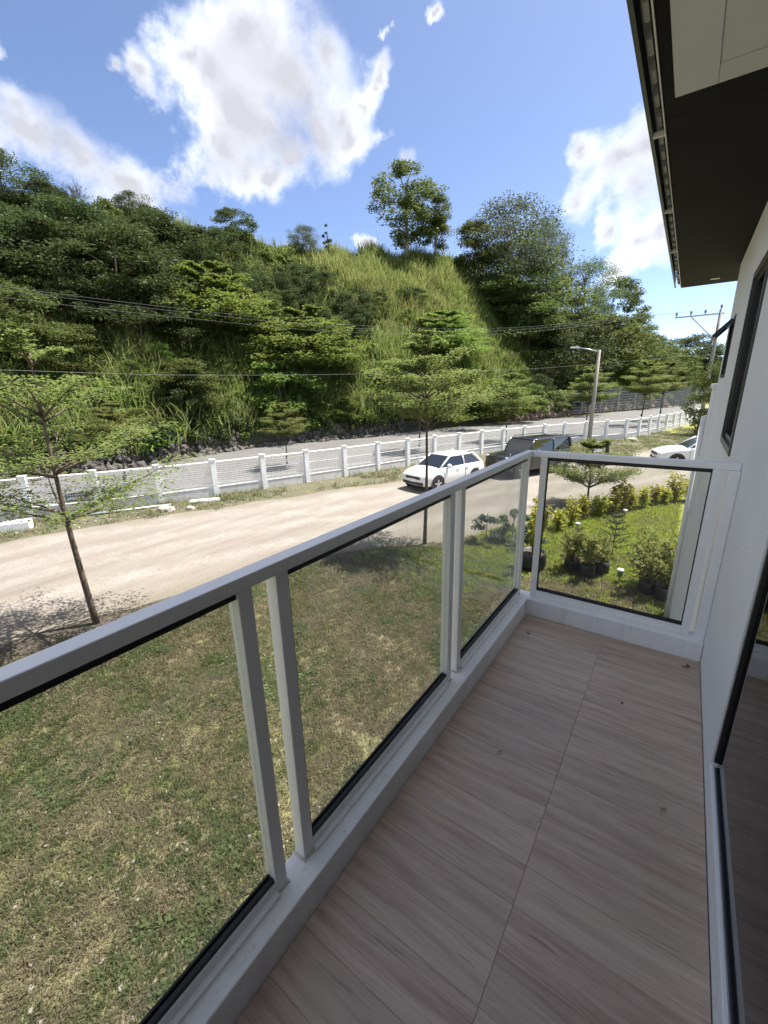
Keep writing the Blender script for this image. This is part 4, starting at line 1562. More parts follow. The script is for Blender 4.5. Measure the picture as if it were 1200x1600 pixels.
# ------------------------------------------------------------------ street trees
P_t1 = layered('street_tree', 5.3, 3.3, 4, 8, .07, M['L_street'], .06, .44, 33, rise=.16, gap=.15)
P_t2 = layered('street_tree', 4.9, 2.6, 4, 9, .075, M['L_street'], .055, .64, 36, rise=.2, gap=.05)
P_st = [layered('street_tree', 4.8, 3.4, 4, 9, .095, M['L_street'], .06, .52, 55, rise=.2, gap=.05) for _ in range(3)]
P_bt = layered('umbrella_tree', 2.15, 2.7, 3, 10, .085, M['L_street'], .045, .34, 34, rise=.26)
g_ = 'young street trees'
place(P_t1, (-8.45, 2.51, GZ), .4, (1, 1, .93), 'slim young tree with tiered branches growing at the near road edge on the left', 'tree', g_)
place(P_t2, (-5.35, 9.39, GZ), 1.0, 1.06, 'slim young tree on the lawn edge in front of the white hatchback', 'tree', g_)
for (x, y, s, lab) in ((-19.57, 8.02, .8, 'young tree behind the white fence nearest the left edge'),
                       (-18.03, 15.96, .70, 'young tree behind the white fence alone with a low flat crown'),
                       (-14.55, 24.76, 1.0, 'young tree behind the white fence just left of the lawn tree crown'),
                       (-11.17, 32.29, 1.0, 'young tree behind the white fence above the black car bonnet'),
                       (-6.6, 39, 1.1, 'young tree behind the white fence beside the lamp post'),
                       (-3.6, 50.6, 1.25, 'young tree behind the white fence right of the lamp post'),
                       (-2.3, 58, 1.25, 'young tree farthest along behind the white fence')):
    t = place(P_st[int(abs(x)) % 3], (x, y, GZ), rng.uniform(0, 6), s, lab, 'tree', g_)
    for z, h_, mt in ((0, .25, 'plaster_white'), (.25, .22, 'black_paint'), (.47, .25, 'plaster_white'), (.72, .22, 'black_paint')):
        MB().lathe([(.062, z), (.061, z + h_)], n=10).build('painted_band', M[mt], t)
place(P_bt, (-2.36, 15.76, GZ), 0, .98, 'small umbrella shaped tree behind the hedge beyond the end railing', 'tree')


# ------------------------------------------------------------------ garden plants
def hedge_plant(seed):
    t = MB()
    C, D = [], []
    for q in range(4):
        a = rng.uniform(0, 6.28)
        e = Vector((math.cos(a) * .12, math.sin(a) * .12, rng.uniform(.55, .85)))
        t.tube(bent((0, 0, -.05), e, 4, .05), [.018, .016, .013, .01, .006], 5)
        for j in range(75):
            u = rng.uniform(.3, 1.05)
            p = np.array(Vector((0, 0, 0)).lerp(e, u)) + rng.normal(size=3) * np.array([.08, .08, .06])
            C.append(p)
            o = np.array([p[0], p[1], .08])
            D.append(o / (np.linalg.norm(o) + 1e-6))
    V, F = leaf_cloud(np.array(C), .17, .055, .1, .25, .5, np.array(D))
    return make_plant('hedge_shrub', 'leaves', V, F, M['L_hedge'], t, M['bark'])


P_h = [hedge_plant(i) for i in range(3)]
hs_ = [(-3.0, 11.5, .85), (-2.58, 12.36, 1.0), (-2.33, 13.07, 1.0), (-2.15, 13.94, .95), (-1.81, 14.47, 1.05), (-1.5, 15.0, .95), (-1.32, 15.44, 1.25), (-1.04, 15.88, 1.1), (-.75, 16.23, .95),
       (-.46, 16.88, .9), (-.17, 17.25, .95), (.15, 17.74, 1.2), (.49, 18.14, 1.05), (.85, 18.6, 1.0), (1.2, 19.1, 1.0)]
hl = ['first', 'second', 'third', 'fourth', 'fifth', 'sixth', 'seventh', 'eighth', 'ninth', 'tenth', 'eleventh', 'twelfth', 'thirteenth', 'fourteenth', 'last']
for i, (x, y, s) in enumerate(hs_):
    place(P_h[i % 3], (x, y, GZ), rng.uniform(0, 6), (s * .95, s * .95, s * .98), 'yellow green hedge shrub, %s in the row counted from the corner post' % hl[i], 'shrub', 'hedge shrubs along the lawn edge')
sb = wobble(densify([(-3.3, 11.0), (-2.6, 12.4), (-2.1, 13.9), (-1.2, 15.6), (-.1, 17.3), (1.3, 19.2)], 6), .05, 31)
ribbon('hedge_bed', [p + np.array([.22, -.12]) for p in sb], [p - np.array([.22, -.12]) for p in sb], GZ + .012, M['soil'])


def potted(seed, lm, H, W_, leaf):
    t = MB()
    C = []
    for q in range(9):
        a = rng.uniform(0, 6.28)
        e = Vector((math.cos(a) * W_ * .5 * rng.uniform(.4, 1), math.sin(a) * W_ * .5 * rng.uniform(.4, 1), H * rng.uniform(.6, 1)))
        t.tube(bent((0, 0, .0), e, 4, .05), [.012, .01, .008, .006, .004], 5)
        for j in range(60):
            u = rng.uniform(.25, 1.0)
            C.append(np.array(Vector((0, 0, 0)).lerp(e, u)) + rng.normal(size=3) * W_ * .07)
    V, F = leaf_cloud(np.array(C), leaf, leaf * .4, .3, .1, .4)
    return make_plant('potted_shrub', 'leaves', V, F, lm, t, M['bark'])


def bag(mb, r=.17, h=.3, c=(0, 0, 0)):
    mb.lathe([(r * .92, 0), (r * 1.02, h * .3), (r, h * .8), (r * .96, h), (r * .86, h), (r * .84, h * .85)], c, 14)
    return mb


def pot_plant(P, x, y, label, r=.17, h=.3, s=1.0, mat=None):
    t = thing('potted_shrub', label, 'potted plant', (x, y, GZ), rng.uniform(0, 6), 'potted shrubs on the lawn')
    bag(MB(), r, h).build('nursery_bag', mat or M['bag'], t, True)
    MB().lathe([(r * .85, h * .8), (r * .84, h * .86)], n=14).build('potting_soil', M['soil'], t)
    s *= 1.12
    for nm, me in ((P['cname'], P['crown']), ('stem', P['trunk'])):
        o = link(nm, me, t, (0, 0, h * .8))
        o.scale = (s, s, s)
    return t


Pp = [potted(i, M['L_potted'], .75, .75, .10) for i in range(3)]
Pg = potted(5, M['L_hedge'], 1.15, .5, .13)
pot_plant(Pp[0], -1.62, 9.65, 'olive leaved shrub in a black bag, leftmost of the bags behind the end glass', s=.95)
pot_plant(Pp[1], -1.28, 9.5, 'olive leaved shrub in a black bag next to the small white capped light', s=1.0)
pot_plant(Pp[2], -1.05, 9.85, 'olive leaved shrub in a black bag just in front of the little pine', s=.7)
pot_plant(Pp[0], -.12, 9.3, 'tall olive shrub in a black bag right of the small white capped light', s=1.15)
pot_plant(Pp[2], .18, 9.15, 'broad olive shrub in a black bag beside the house wall', s=1.05)
pot_plant(Pp[1], .02, 9.75, 'thin olive shrub in a black bag behind the two by the house wall', s=1.1)
pot_plant(Pg, -2.42, 9.3, 'tall yellow green shrub in a large black pot behind the corner posts', r=.3, h=.45, s=1.05)
Pb = bushy('garden_bush', .9, 1.0, 22, 60, .09, M['L_blue'], .6, .0, .3, .3)
Pb2 = bushy('garden_bush', .95, .9, 22, 60, .09, M['L_grey'], .7, .0, .3, .2)
place(Pb, (-3.95, 10.35, GZ), 0, .95, 'round blue green bush at the lawn edge behind the third glass panel', 'bush', 'garden bushes')
place(Pb2, (-3.35, 10.75, GZ), 0, 1.0, 'upright grey green bush in the middle behind the third glass panel', 'bush', 'garden bushes')
place(Pb2, (-2.95, 10.3, GZ), 2, (.9, .9, .75), 'low grey green bush nearest the glass of the third panel', 'bush', 'garden bushes')
place(Pb, (-2.85, 11.2, GZ), 2, (.8, .8, 1.05), 'blue green bush behind the corner posts', 'bush', 'garden bushes')

# norfolk pine sapling: whorls of stiff branches
t = MB()
t.tube([(0, 0, -.05), (.01, 0, .6), (0, 0, 1.15)], [.016, .012, .004], 6)
C, D = [], []
for k in range(6):
    z = .25 + .155 * k
    r = .36 * (1 - k / 7.0) + .06
    for b in range(6):
        a = b * 1.047 + k * .5
        e = Vector((math.cos(a) * r, math.sin(a) * r, z + .35 * r))
        t.tube([(0, 0, z), e], [.006, .003], 4)
        for u in np.linspace(.15, 1.05, 22):
            C.append(np.array(Vector((0, 0, z)).lerp(e, u)) + rng.normal(size=3) * .012)
            D.append(np.array([math.cos(a), math.sin(a), .9]))
V, F = leaf_cloud(np.array(C), .07, .018, .0, 0, .4, np.array(D))
place(make_plant('pine_sapling', 'needles', V, F, M['L_pine'], t, M['bark']), (-.98, 11.05, GZ), 0, 1.0, 'small pine sapling with tiers of stiff branches on the lawn', 'sapling')

# low garden lights with white caps
green = flat('green plastic', (.05, .20, .09), .4)


def garden_light(x, y, h, label, body):
    t = thing('garden_light', label, 'garden light', (x, y, GZ), 0, 'garden lights')
    MB().lathe([(.03, 0), (.035, .02), (.012, .04), (.012, h * .45)], n=10).build('stake', M['black_frame'], t, True)
    MB().lathe([(.02, h * .45), (.045, h * .5), (.05, h * .75), (.03, h * .82)], n=12).build('body', body, t, True)
    MB().lathe([(.02, h * .82), (.075, h * .86), (.06, h * .95), (.01, h)], n=14).build('cap', M['plaster_white'], t, True)


garden_light(-.64, 9.5, .36, 'green bodied garden light with a white cap between the black bags', green)
garden_light(-2.1, 12.7, .26, 'small white topped garden light in front of the hedge near the corner post', M['steel'])
garden_light(-1.12, 14.9, .26, 'small white topped garden light in front of the hedge beyond the little pine', M['steel'])


# ------------------------------------------------------------------ cars
def paint(name, c, rough=.25, metal=.0):
    m = Mat(name)
    f = m.noise(m.obj, 3, 4)
    m.color(m.ramp(f, [(.3, tuple(x * .95 for x in c)), (.7, c)]))
    m.set(Roughness=rough, Metallic=metal)
    m.b.inputs['Coat Weight'].default_value = .6
    m.b.inputs['Coat Roughness'].default_value = .05
    return m.m


M['carglass'] = Mat('car window glass').set(Base_Color=(.012, .014, .015, 1), Roughness=.03).set(Specular_IOR_Level=1.0).m
M['tyre'] = flat('tyre rubber', (.018, .018, .018), .85)
M['rim'] = flat('alloy rim', (.5, .5, .5), .3, .8)
M['lamp'] = flat('clear lamp lens', (.6, .62, .64), .1)
M['redlamp'] = flat('red lamp lens', (.35, .02, .02), .2)
M['plastic'] = flat('black trim plastic', (.02, .02, .021), .5)
M['plate'] = flat('white number plate', (.7, .7, .68), .4)


def car(label, cat, loc, rz, mat, L, W_, H, hood_z, belt_z, nose, ws_base, ws_top, rw_top, rw_base, tail_z, clear=.2, wheel_r=.31, wb=(.18, .80), boxy=0.0, roofrack=False):
    """x runs from the nose (0) to the tail (L); fractions give where hood, screens and roof begin and end"""
    t = thing('parked_car', label, cat, loc, rz, 'parked cars')
    off = Matrix.Translation((-L / 2, 0, 0))
    hw = W_ / 2
    xs = [0, .012, .04, .10, ws_base * .6, ws_base * .97, (ws_base + ws_top) / 2, .5, .65, rw_base * .97, (1 + rw_base) / 2 if rw_base < .985 else .975, .985, 1.0]

    def topz(u):
        if u <= ws_base:
            k = u / ws_base
            return nose + (hood_z - nose) * (1 - (1 - k) ** 2.2)
        if u < rw_base:
            return belt_z
        k = (u - rw_base) / max(.001, 1 - rw_base)
        return belt_z + (tail_z - belt_z) * k

    def halfw(u):
        e = min(u / .10, 1)
        f = min((1 - u) / .07, 1)
        return hw * (.80 + .20 * math.sin(e * math.pi / 2)) * (.88 + .12 * math.sin(f * math.pi / 2))
    V, F = [], []
    n = 9
    for u in xs:
        z1 = topz(u)
        w0 = halfw(u)
        zb = clear + (.08 if u < .02 or u > .98 else 0)
        sec = [(.0, zb), (w0 * .86, zb), (w0 * .97, zb + .1), (w0, zb + .28), (w0 * 1.0, z1 * .62 + zb * .38), (w0 * .985, z1 - .10), (w0 * (.93 + .03 * boxy), z1 - .025), (w0 * .62, z1 + .012), (0, z1 + .03)]
        for (yy, zz) in sec:
            V.append((u * L, yy, zz))
        for (yy, zz) in sec:
            V.append((u * L, -yy, zz))
    for i in range(len(xs) - 1):
        for s in (0, 1):
            for j in range(n - 1):
                a, b = i * 2 * n + s * n + j, (i + 1) * 2 * n + s * n + j
                F.append((a, b, b + 1, a + 1) if s == 0 else (a, a + 1, b + 1, b))
    for e, i in ((0, 0), (1, len(xs) - 1)):
        for j in range(n - 1):
            a, b = i * 2 * n + j, i * 2 * n + n + j
            F.append((a, a + 1, b + 1, b) if e == 0 else (a, b, b + 1, a + 1))
    mb = MB().raw([off @ Vector(v) for v in V], F)
    body = mb.build('body', mat, t)
    bm = bmesh.new()
    bm.from_mesh(body.data)
    bmesh.ops.remove_doubles(bm, verts=bm.verts, dist=.0005)
    bmesh.ops.recalc_face_normals(bm, faces=bm.faces)
    bm.to_mesh(body.data)
    bm.free()
    body.data.polygons.foreach_set('use_smooth', np.ones(len(body.data.polygons), bool))
    sm = body.modifiers.new('s', 'SUBSURF')
    sm.levels = sm.render_levels = 1

    def put(name, mb_, mt, parent=None, smooth=False, bevel=0):
        mb_.v = [tuple(off @ Vector(v)) for v in mb_.v]
        return mb_.build(name, mt, parent or t, smooth, bevel)
    # cabin: roof with glass all round and painted pillars
    ib, ir = hw * (.93 + .03 * boxy), hw * (.74 + .12 * boxy)
    zb = belt_z - .02
    xa, xb_, xc_, xd = ws_base * L, ws_top * L, rw_top * L, rw_base * L
    zr = H - .06
    lo = [(xa, -ib * .86), (xa + .25, -ib), (xd - .1, -ib * .97), (xd, -ib * .85)]
    hi = [(xb_, -ir * .93), (xb_ + .15, -ir), (xc_ - .1, -ir), (xc_, -ir * .93)]

    def quad(name, pts, mt, inset=.0, thick=.012):
        P = [Vector(p) for p in pts]
        c = sum(P, Vector()) / 4
        P = [p + (c - p).normalized() * inset for p in P]
        nr = (P[1] - P[0]).cross(P[2] - P[0]).normalized()
        if nr.dot(c - Vector((L * .55, 0, zb - .2))) < 0:
            nr = -nr
        Q = [p - nr * thick for p in P]
        return put(name, MB().raw(P + Q, [(0, 1, 2, 3), (7, 6, 5, 4), (0, 4, 5, 1), (1, 5, 6, 2), (2, 6, 7, 3), (3, 7, 4, 0)]), mt)

    def l3(i, s):
        return (lo[i][0], lo[i][1] * s, zb)

    def h3(i, s):
        return (hi[i][0], hi[i][1] * s, zr)
    quad('windscreen', [l3(0, 1), l3(0, -1), h3(0, -1), h3(0, 1)], M['carglass'], .015)
    quad('rear_window', [l3(3, 1), l3(3, -1), h3(3, -1), h3(3, 1)], M['carglass'], .03)
    mid_lo, mid_hi = ((lo[1][0] + lo[2][0]) / 2, (lo[1][1] + lo[2][1]) / 2), ((hi[1][0] + hi[2][0]) / 2, hi[1][1])
    for s in (1, -1):
        A, B = (mid_lo[0], mid_lo[1] * s, zb), (mid_hi[0], mid_hi[1] * s, zr)
        quad('side_window', [l3(0, s), A, B, h3(0, s)], M['carglass'], .05)
        quad('side_window', [A, l3(3, s), h3(3, s), B], M['carglass'], .05)
        pl = MB()
        for (p, q, wd) in ((l3(0, s), h3(0, s), .07), (A, B, .06), (l3(3, s), h3(3, s), .13)):
            p, q = Vector(p), Vector(q)
            pl.tube([p + Vector((0, 0, -.04)), p.lerp(q, .5) + Vector((0, -.012 * s, .0)), q], wd / 2, 7)
        pl.tube([l3(0, s), l3(1, s), l3(2, s), l3(3, s)], .025, 6)
        put('pillar', pl, mat, smooth=True)
        mr = MB()
        mx, my = xa + .38, -ib * s * 1.12
        mr.lathe([(.02, -.09), (.075, -.06), (.085, 0), (.07, .06), (.02, .09)], (mx, my, belt_z + .07), 10, 'y')
        put('wing_mirror', mr, mat, smooth=True)
        dh = MB()
        for xx in (.50 * L, .66 * L):
            dh.cbox((xx, -hw * s * .995, belt_z - .13), (.17, .03, .03))
        put('door_handle', dh, mat, bevel=.004)
        dj = MB()
        for xx in (ws_base * L + .12, mid_lo[0], rw_base * L * .88):
            dj.cbox((xx, -hw * s * .998, (belt_z + clear) / 2 + .08), (.012, .012, belt_z - clear - .28))
        put('door_seam', dj, M['plastic'])
        hl_ = MB().lathe([(.02, -.02), (.11, -.01), (.13, .02), (.06, .06)], (0, 0, 0), 12, 'x')
        hl_.v = [(v[0] * -1 + .10, v[1] * 1.35 - hw * .68 * s, v[2] * .62 + nose - .03 + boxy * -.02) for v in hl_.v]
        put('headlight', hl_, M['lamp'], smooth=True)
        tl = MB().cbox((L - .03, -hw * .74 * s, tail_z - .12), (.07, .28, .14))
        put('tail_light', tl, M['redlamp'], bevel=.02)
    # roof
    V, F = [], []
    nx_, ny_ = 9, 7
    for i in range(nx_):
        u = i / (nx_ - 1)
        x = (xb_ - .03) + (xc_ + .06 - xb_) * u
        yw = ir * (1.02 - .10 * abs(2 * u - 1) ** 3)
        for j in range(ny_):
            v = 2 * j / (ny_ - 1) - 1
            V.append((x, yw * v, zr + .06 * (1 - abs(v) ** 2.6) * (1 - .75 * abs(2 * u - 1) ** 2.5)))
    for i in range(nx_ - 1):
        for j in range(ny_ - 1):
            a = i * ny_ + j
            F.append((a, a + 1, a + ny_ + 1, a + ny_))
    V2 = [(x, y, zr - .03) for (x, y, z) in V]
    b = len(V)
    edge = [j for j in range(ny_)] + [i * ny_ + ny_ - 1 for i in range(1, nx_)] + [(nx_ - 1) * ny_ + j for j in range(ny_ - 2, -1, -1)] + [i * ny_ for i in range(nx_ - 2, 0, -1)]
    for i in range(len(edge)):
        p, q = edge[i], edge[(i + 1) % len(edge)]
        F.append((p, q, b + q, b + p))
    F.append(tuple(b + e for e in edge))
    put('roof', MB().raw(V + V2, F), mat, smooth=True)
    if roofrack:
        rr_ = MB()
        for s in (1, -1):
            rr_.tube([(xb_ + .1, ir * .9 * s, zr + .03), (xb_ + .25, ir * .9 * s, zr + .09), (xc_ - .25, ir * .9 * s, zr + .09), (xc_ - .1, ir * .9 * s, zr + .03)], .018, 6)
        put('roof_rail', rr_, M['plastic'])
    gr = MB().cbox((.03, 0, nose - .08), (.06, hw * 1.05, .12))
    put('grille', gr, M['plastic'], bevel=.015)
    bp = MB().cbox((.035, 0, clear + .16), (.09, hw * 1.45, .13))
    put('bumper_intake', bp, M['plastic'], bevel=.02)
    put('number_plate', MB().cbox((-.012, 0, clear + .28), (.012, .40, .13)), M['plate'])
    for u in wb:
        for s in (1, -1):
            x = u * L
            ar = MB().lathe([(wheel_r * 1.22, -.004), (wheel_r * 1.22, .004)], (x, hw * .995 * s, wheel_r + .02), 24, 'y')
            put('wheel_arch', ar, M['plastic'])
            wh = MB().lathe([(wheel_r * .62, -.10), (wheel_r * .95, -.10), (wheel_r, -.07), (wheel_r, .07), (wheel_r * .95, .10), (wheel_r * .66, .10)], (x, (hw - .09) * s, wheel_r), 24, 'y')
            tyre = put('wheel', wh, M['tyre'], smooth=False)
            rm = MB().lathe([(.05, .0), (.06, .012)], (x, (hw + .008) * s, wheel_r), 12, 'y')
            for q in range(5):
                a = q * 2 * math.pi / 5 + .3
                rm.bar((x, (hw + .008) * s, wheel_r), (x + math.cos(a) * wheel_r * .62, (hw + .004) * s, wheel_r + math.sin(a) * wheel_r * .62), .07, .02, up=(0, 1, 0))
            put('rim', rm, M['rim'], tyre)
    return t


c_white = paint('white car paint', (.74, .74, .72))
c_black = paint('black car paint', (.012, .013, .015))
c_silver = paint('white pearl car paint', (.66, .67, .68))
# x of the car runs nose to tail; cars face down the road towards the left
car('white hatchback parked at the far road edge with green reflections in its windows', 'car', (-8.35, 16.35, GZ), R(74), c_white,
    3.75, 1.66, 1.41, .92, .94, .66, .24, .43, .80, .975, .88)
car('black boxy off road car parked on the road behind the hatchback', 'car', (-6.0, 20.8, GZ), R(64), c_black,
    4.3, 1.82, 1.76, 1.10, 1.14, .98, .30, .385, .95, .992, 1.06, .26, .37, boxy=1.0, roofrack=True)
car('white saloon car half hidden by the house wall', 'car', (1.1, 26.9, GZ), R(18), c_silver,
    4.5, 1.78, 1.47, .95, .97, .68, .27, .44, .74, .88, .96)

# ------------------------------------------------------------------ poles and wires
lp = thing('lamp_post', 'tall pale lamp post with a short arm beside the white fence', 'lamp post', (-4.65, 28.7, GZ))
MB().tube([(0, 0, 0), (0, 0, 3), (0, 0, 6.05)], [.13, .11, .085], 10).build('pole', M['pole'], lp, True)
MB().tube([(0, 0, 5.95), (-.6, -.1, 6.15), (-1.15, -.2, 6.25)], [.035, .03, .025], 8).build('arm', M['steel'], lp, True)
MB().raw([(-1.05, -.28, 6.20), (-1.6, -.36, 6.25), (-1.6, -.18, 6.25), (-1.05, -.12, 6.20), (-1.1, -.25, 6.31), (-1.55, -.32, 6.31), (-1.55, -.22, 6.31), (-1.1, -.15, 6.31)],
         [(0, 1, 2, 3), (7, 6, 5, 4), (0, 4, 5, 1), (1, 5, 6, 2), (2, 6, 7, 3), (3, 7, 4, 0)]).build('lamp_head', M['steel'], lp, bevel=.02)



def on_ray(px, py, d):
    r = ray(px, py)
    return EYE + r * (d / math.hypot(r.x, r.y))


_u = on_ray(1127, 483, 48)
UP = Vector((_u.x, _u.y, GZ))
UPH = _u.z - GZ
up_ = thing('utility_pole', 'grey utility pole with one sided crossarm and insulators beyond the trees', 'utility pole', UP)
MB().tube([(0, 0, 0), (0, 0, 6), (0, 0, UPH)], [.17, .14, .11], 10).build('pole', M['pole'], up_, True)
MB().box((-3.2, -.06, UPH - .4), (.25, .06, UPH - .28)).build('crossarm', M['steel'], up_)
MB().bar((-2.0, 0, UPH - .4), (-.1, 0, UPH - 2.4), .08).build('brace', M['steel'], up_)
ends = []
for x in (-3.1, -2.05, -1.05, .0):
    z = UPH - .28 if x < -.01 else UPH
    MB().lathe([(.03, 0), (.03, .08), (.09, .1), (.07, .2), (.1, .22), (.06, .36), (.02, .4)], (x, 0, z), 10).build('insulator', M['pole'], up_, True)
    ends.append(UP + Vector((x, 0, z + .36)))


W_SETS = [([(-260, 405, 22), (0, 447, 22), (300, 484, 24.5), (555, 508, 28), (800, 512, 36)], ends[0], 'uppermost power cable crossing in front of the hill'),
          ([(-260, 409, 22.3), (0, 452, 22.3), (300, 489, 24.8), (555, 513, 28.3), (800, 516, 36)], ends[1], 'power cable just below the uppermost one in front of the hill'),
          ([(-260, 425, 22.6), (0, 464, 22.6), (300, 498, 25), (555, 520, 28.6), (800, 521, 36)], ends[2], 'third power cable down in front of the hill'),
          ([(-260, 572, 20), (0, 578, 20), (290, 586, 22), (575, 584, 26), (850, 575, 34)], UP + Vector((0, 0, 6.5)), 'lowest single cable sagging in front of the bushes')]
for pts, e, lab in W_SETS:
    P3 = densify([tuple(on_ray(*q)) for q in pts] + [tuple(e)], 8)
    tag(MB().tube([Vector(p) for p in P3], .007 if 'lowest' not in lab else .006, 5).build('power_cable', M['wire'] if 'lowest' not in lab else M['oldwire'], smooth=True), lab, 'cable', 'power cables')

# small board and short post in the verge by the lamp post
b = thing('sign_board', 'small blank white board standing in the verge by the lamp post', 'board', (-3.95, 27.4, GZ), .4)
MB().box((-.28, -.015, .30), (.28, .015, .75)).build('panel', M['plaster_white'], b)
for x in (-.2, .2):
    MB().box((x - .02, .016, 0), (x + .02, .05, .7)).build('leg', M['bark'], b)
tag(MB().tube([(0, 0, 0), (.02, 0, .45), (0, 0, .95)], [.10, .10, .09], 9).build('stub_post', M['black_paint'], loc=(-3.45, 27.6, GZ)), 'short dark post right of the small white board', 'post')

# slabs, pipe and stones in the verge
tag(MB().box((-.55, -.14, 0), (.55, .14, .10)).build('concrete_slab', M['plaster_white'], loc=(-15.0, 8.9, GZ + .01), bevel=.02), 'white slab lying at the foot of the fence', 'slab').rotation_euler = (0, .04, R(62))
tag(MB().box((-.8, -.22, 0), (.8, .22, .30)).build('concrete_block', M['plaster_white'], loc=(-17.25, 3.2, GZ + .01), bevel=.02), 'long white concrete block in the verge at the left edge', 'block').rotation_euler = (0, 0, R(62))
tag(MB().tube([(0, 0, .05), (1.2, 2.05, .06), (2.0, 3.6, .05)], .05, 8).build('pipe', M['steel'], loc=(-17.6, 4.3, GZ), smooth=True), 'grey pipe lying along the fence wall behind the left tree', 'pipe')
rk = rock_mesh(11, .7)
rk.materials.append(M['pebble'])
for (x, y, s, lab) in ((-15.1, 7.4, .28, 'white stone lump in the verge left of the slab'), (-14.5, 8.0, .15, 'small pale stone right of the white lump in the verge'), (-3.0, 36.5, .35, 'pale stone in the grass by the far fence')):
    o = link('stone', rk, None, (x, y, GZ + .03))
    o.scale = (s * 1.3, s, s)
    tag(o, lab, 'stone', 'stones in the verge')

# ------------------------------------------------------------------ grass on the flat ground
near_np = np.array(NEAR)
far_np = np.array(FAR)


def road_x(y, P):
    return np.interp(y, P[:, 1], P[:, 0])


tg = [blades(18, .015, .05, .0055, .022, .9, M['G_green'], 'tuft') for _ in range(3)]
td = [blades(18, .012, .04, .0055, .026, 1.3, M['G_dry'], 'tuft') for _ in range(3)]
tl = [blades(16, .018, .05, .0075, .024, .9, M['G_lush'], 'tuft') for _ in range(3)]
N1 = 200000
gx = rng.uniform(-9.6, .28, N1)
gy = rng.uniform(-1.2, 20, N1)
dist = np.hypot(gx, gy)
ok = (gx > road_x(gy, near_np) + np.interp(gy, [2, 8], [.75, .25]) + rng.normal(size=N1) * .17) & ~((gx > -1.0) & (gy < 3.2)) & (gx < .28) & (rng.uniform(0, 1, N1) < np.clip(6.5 / dist, .3, 1))
gx, gy, dist = gx[ok], gy[ok], dist[ok]
pt = np.array([noise.noise(Vector((a * .45, b * .45, 2))) + .8 * noise.noise(Vector((a * 1.7, b * 1.7, 5))) + .5 * noise.noise(Vector((a * 5, b * 5, 8))) for a, b in zip(gx, gy)])
gard = np.clip((gy - 7) / 5, 0, 1)
dry = rng.uniform(0, 1, len(gx)) < np.clip(.66 + pt * 1.0 - gard * .62, .04, .95)
bare = rng.uniform(0, 1, len(gx)) < np.clip((pt - .35) * 1.6, 0, .75) * (1 - gard)
gx, gy, dist, dry = gx[~bare], gy[~bare], dist[~bare], dry[~bare]
n = len(gx)
lush = rng.uniform(0, 1, n) < np.clip((gy - 6.5) / 4, 0, .95)
pid = rng.integers(0, 3, n) + np.where(dry, 3, np.where(lush, 6, 0))
rots = np.stack([rng.uniform(-.3, .3, n), rng.uniform(-.3, .3, n), rng.uniform(0, 6.28, n)], 1)
scatter('lawn_grass', np.stack([gx, gy, np.full(n, GZ)], 1), rots, rng.uniform(.7, 1.5, n) * np.clip(dist / 6, 1, 1.9), pid, tg + td + tl, label='patchy green and dry lawn grass below the balcony', cat='grass')

wx, wy = rng.uniform(-8.5, -1.2, 2600), rng.uniform(-1, 9, 2600)
wk = np.array([noise.noise(Vector((a * .9, b * .9, 41))) for a, b in zip(wx, wy)])
ok = (wk > .22) & (wx > road_x(wy, near_np) + .5)
wx, wy = wx[ok], wy[ok]
n = len(wx)
wl_ = []
for q in range(3):
    C = clump_points(np.array([[0, 0, .012], [.03, .01, .01], [-.02, .03, .012]]), 16, [.04, .035, .035], .5)
    C[:, 2] = np.abs(C[:, 2])
    wl_.append(mesh_np('weed', *leaf_cloud(C, .026, .015, .5), M['G_green']))
scatter('lawn_weeds', np.stack([wx, wy, np.full(n, GZ)], 1), np.stack([np.zeros(n), np.zeros(n), rng.uniform(0, 6.28, n)], 1), rng.uniform(.7, 2.0, n), rng.integers(0, 3, n), wl_, label='low green weeds growing in patches in the lawn', cat='weeds')

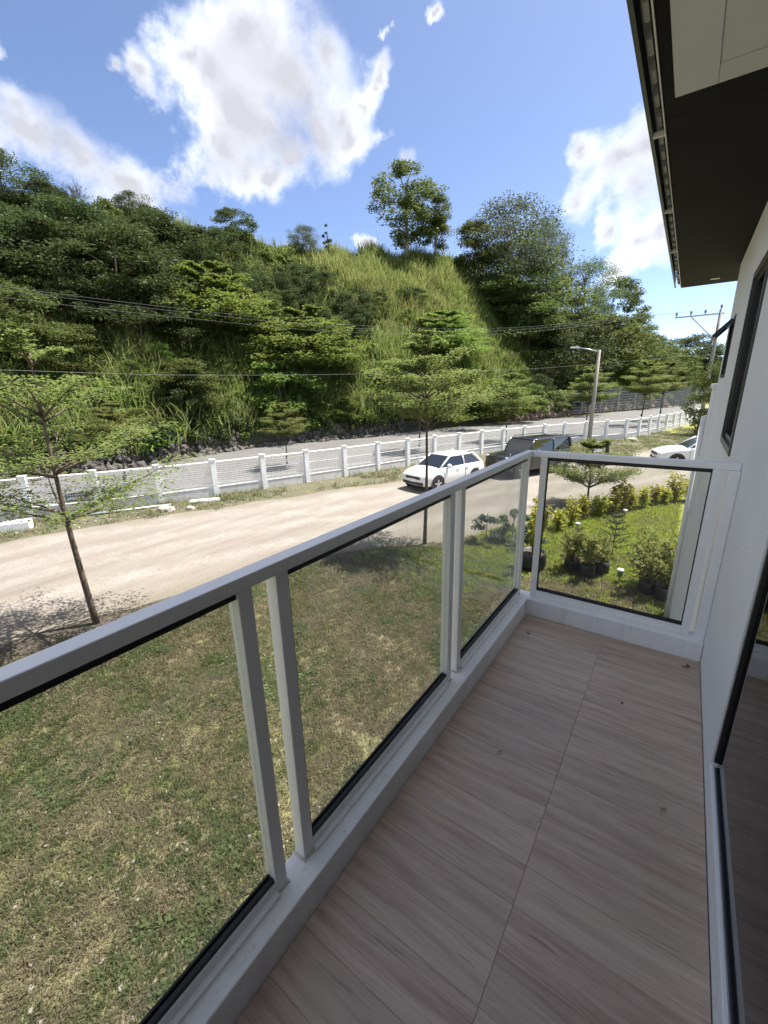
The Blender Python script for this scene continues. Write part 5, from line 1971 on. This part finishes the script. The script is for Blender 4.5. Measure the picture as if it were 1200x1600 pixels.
# verge between road and fence, and the far grass
N2 = 26000
vx, vy = rng.uniform(-20, 6, N2), rng.uniform(-2, 50, N2)
fx = np.interp(vy, fs[:, 1], fs[:, 0])
rx = road_x(vy, far_np)
nz = np.array([noise.noise(Vector((a * .5, b * .5, 12))) for a, b in zip(vx, vy)])
ok = (vx > fx + .15) & (vx < rx - .0 + rng.normal(size=N2) * .2) & (nz > -.15) | ((vx < fx - .2) & (vx > fx - 1.4) & (nz > .0))
vx, vy = vx[ok], vy[ok]
n = len(vx)
vt = [blades(14, .06, .22, .016, .06, 1.0, M['G_green'], 'weed') for _ in range(2)] + [blades(14, .05, .16, .016, .07, 1.2, M['G_dry'], 'weed') for _ in range(2)]
scatter('verge_weeds', np.stack([vx, vy, np.full(n, GZ)], 1), np.stack([np.zeros(n), np.zeros(n), rng.uniform(0, 6.28, n)], 1), rng.uniform(.6, 1.7, n), rng.integers(0, 4, n), vt, label='weedy grass between the dirt road and the white fence', cat='grass')
# rubble in the verge and pebbles in the lawn
N3 = 600
vy = rng.uniform(0, 30, N3)
fx, rx = np.interp(vy, fs[:, 1], fs[:, 0]), road_x(vy, far_np)
vx = fx + .15 + (rx - fx) * rng.uniform(0, 1, N3)
peb = [rock_mesh(20 + i, .6) for i in range(3)]
for q in peb:
    q.materials.append(M['pebble'])
scatter('verge_gravel', np.stack([vx, vy, np.full(N3, GZ + .01)], 1), rng.uniform(0, 6.28, (N3, 3)), rng.uniform(.008, .045, N3), rng.integers(0, 3, N3), peb, label='scattered pale stones in the verge', cat='gravel')
N4 = 2600
px_, py_ = rng.uniform(-9, -1.2, N4), rng.uniform(-1, 10, N4)
kk = np.array([noise.noise(Vector((a * .8, b * .8, 22))) for a, b in zip(px_, py_)]) + rng.uniform(-.2, .4, N4)
ok = (px_ > road_x(py_, near_np) + .3) & (kk > .12)
px_, py_ = px_[ok], py_[ok]
n = len(px_)
scatter('lawn_pebbles', np.stack([px_, py_, np.full(n, GZ + .015)], 1), rng.uniform(0, 6.28, (n, 3)), rng.uniform(.005, .02, n), rng.integers(0, 3, n), peb, label='small pale stones scattered in the lawn', cat='pebbles')
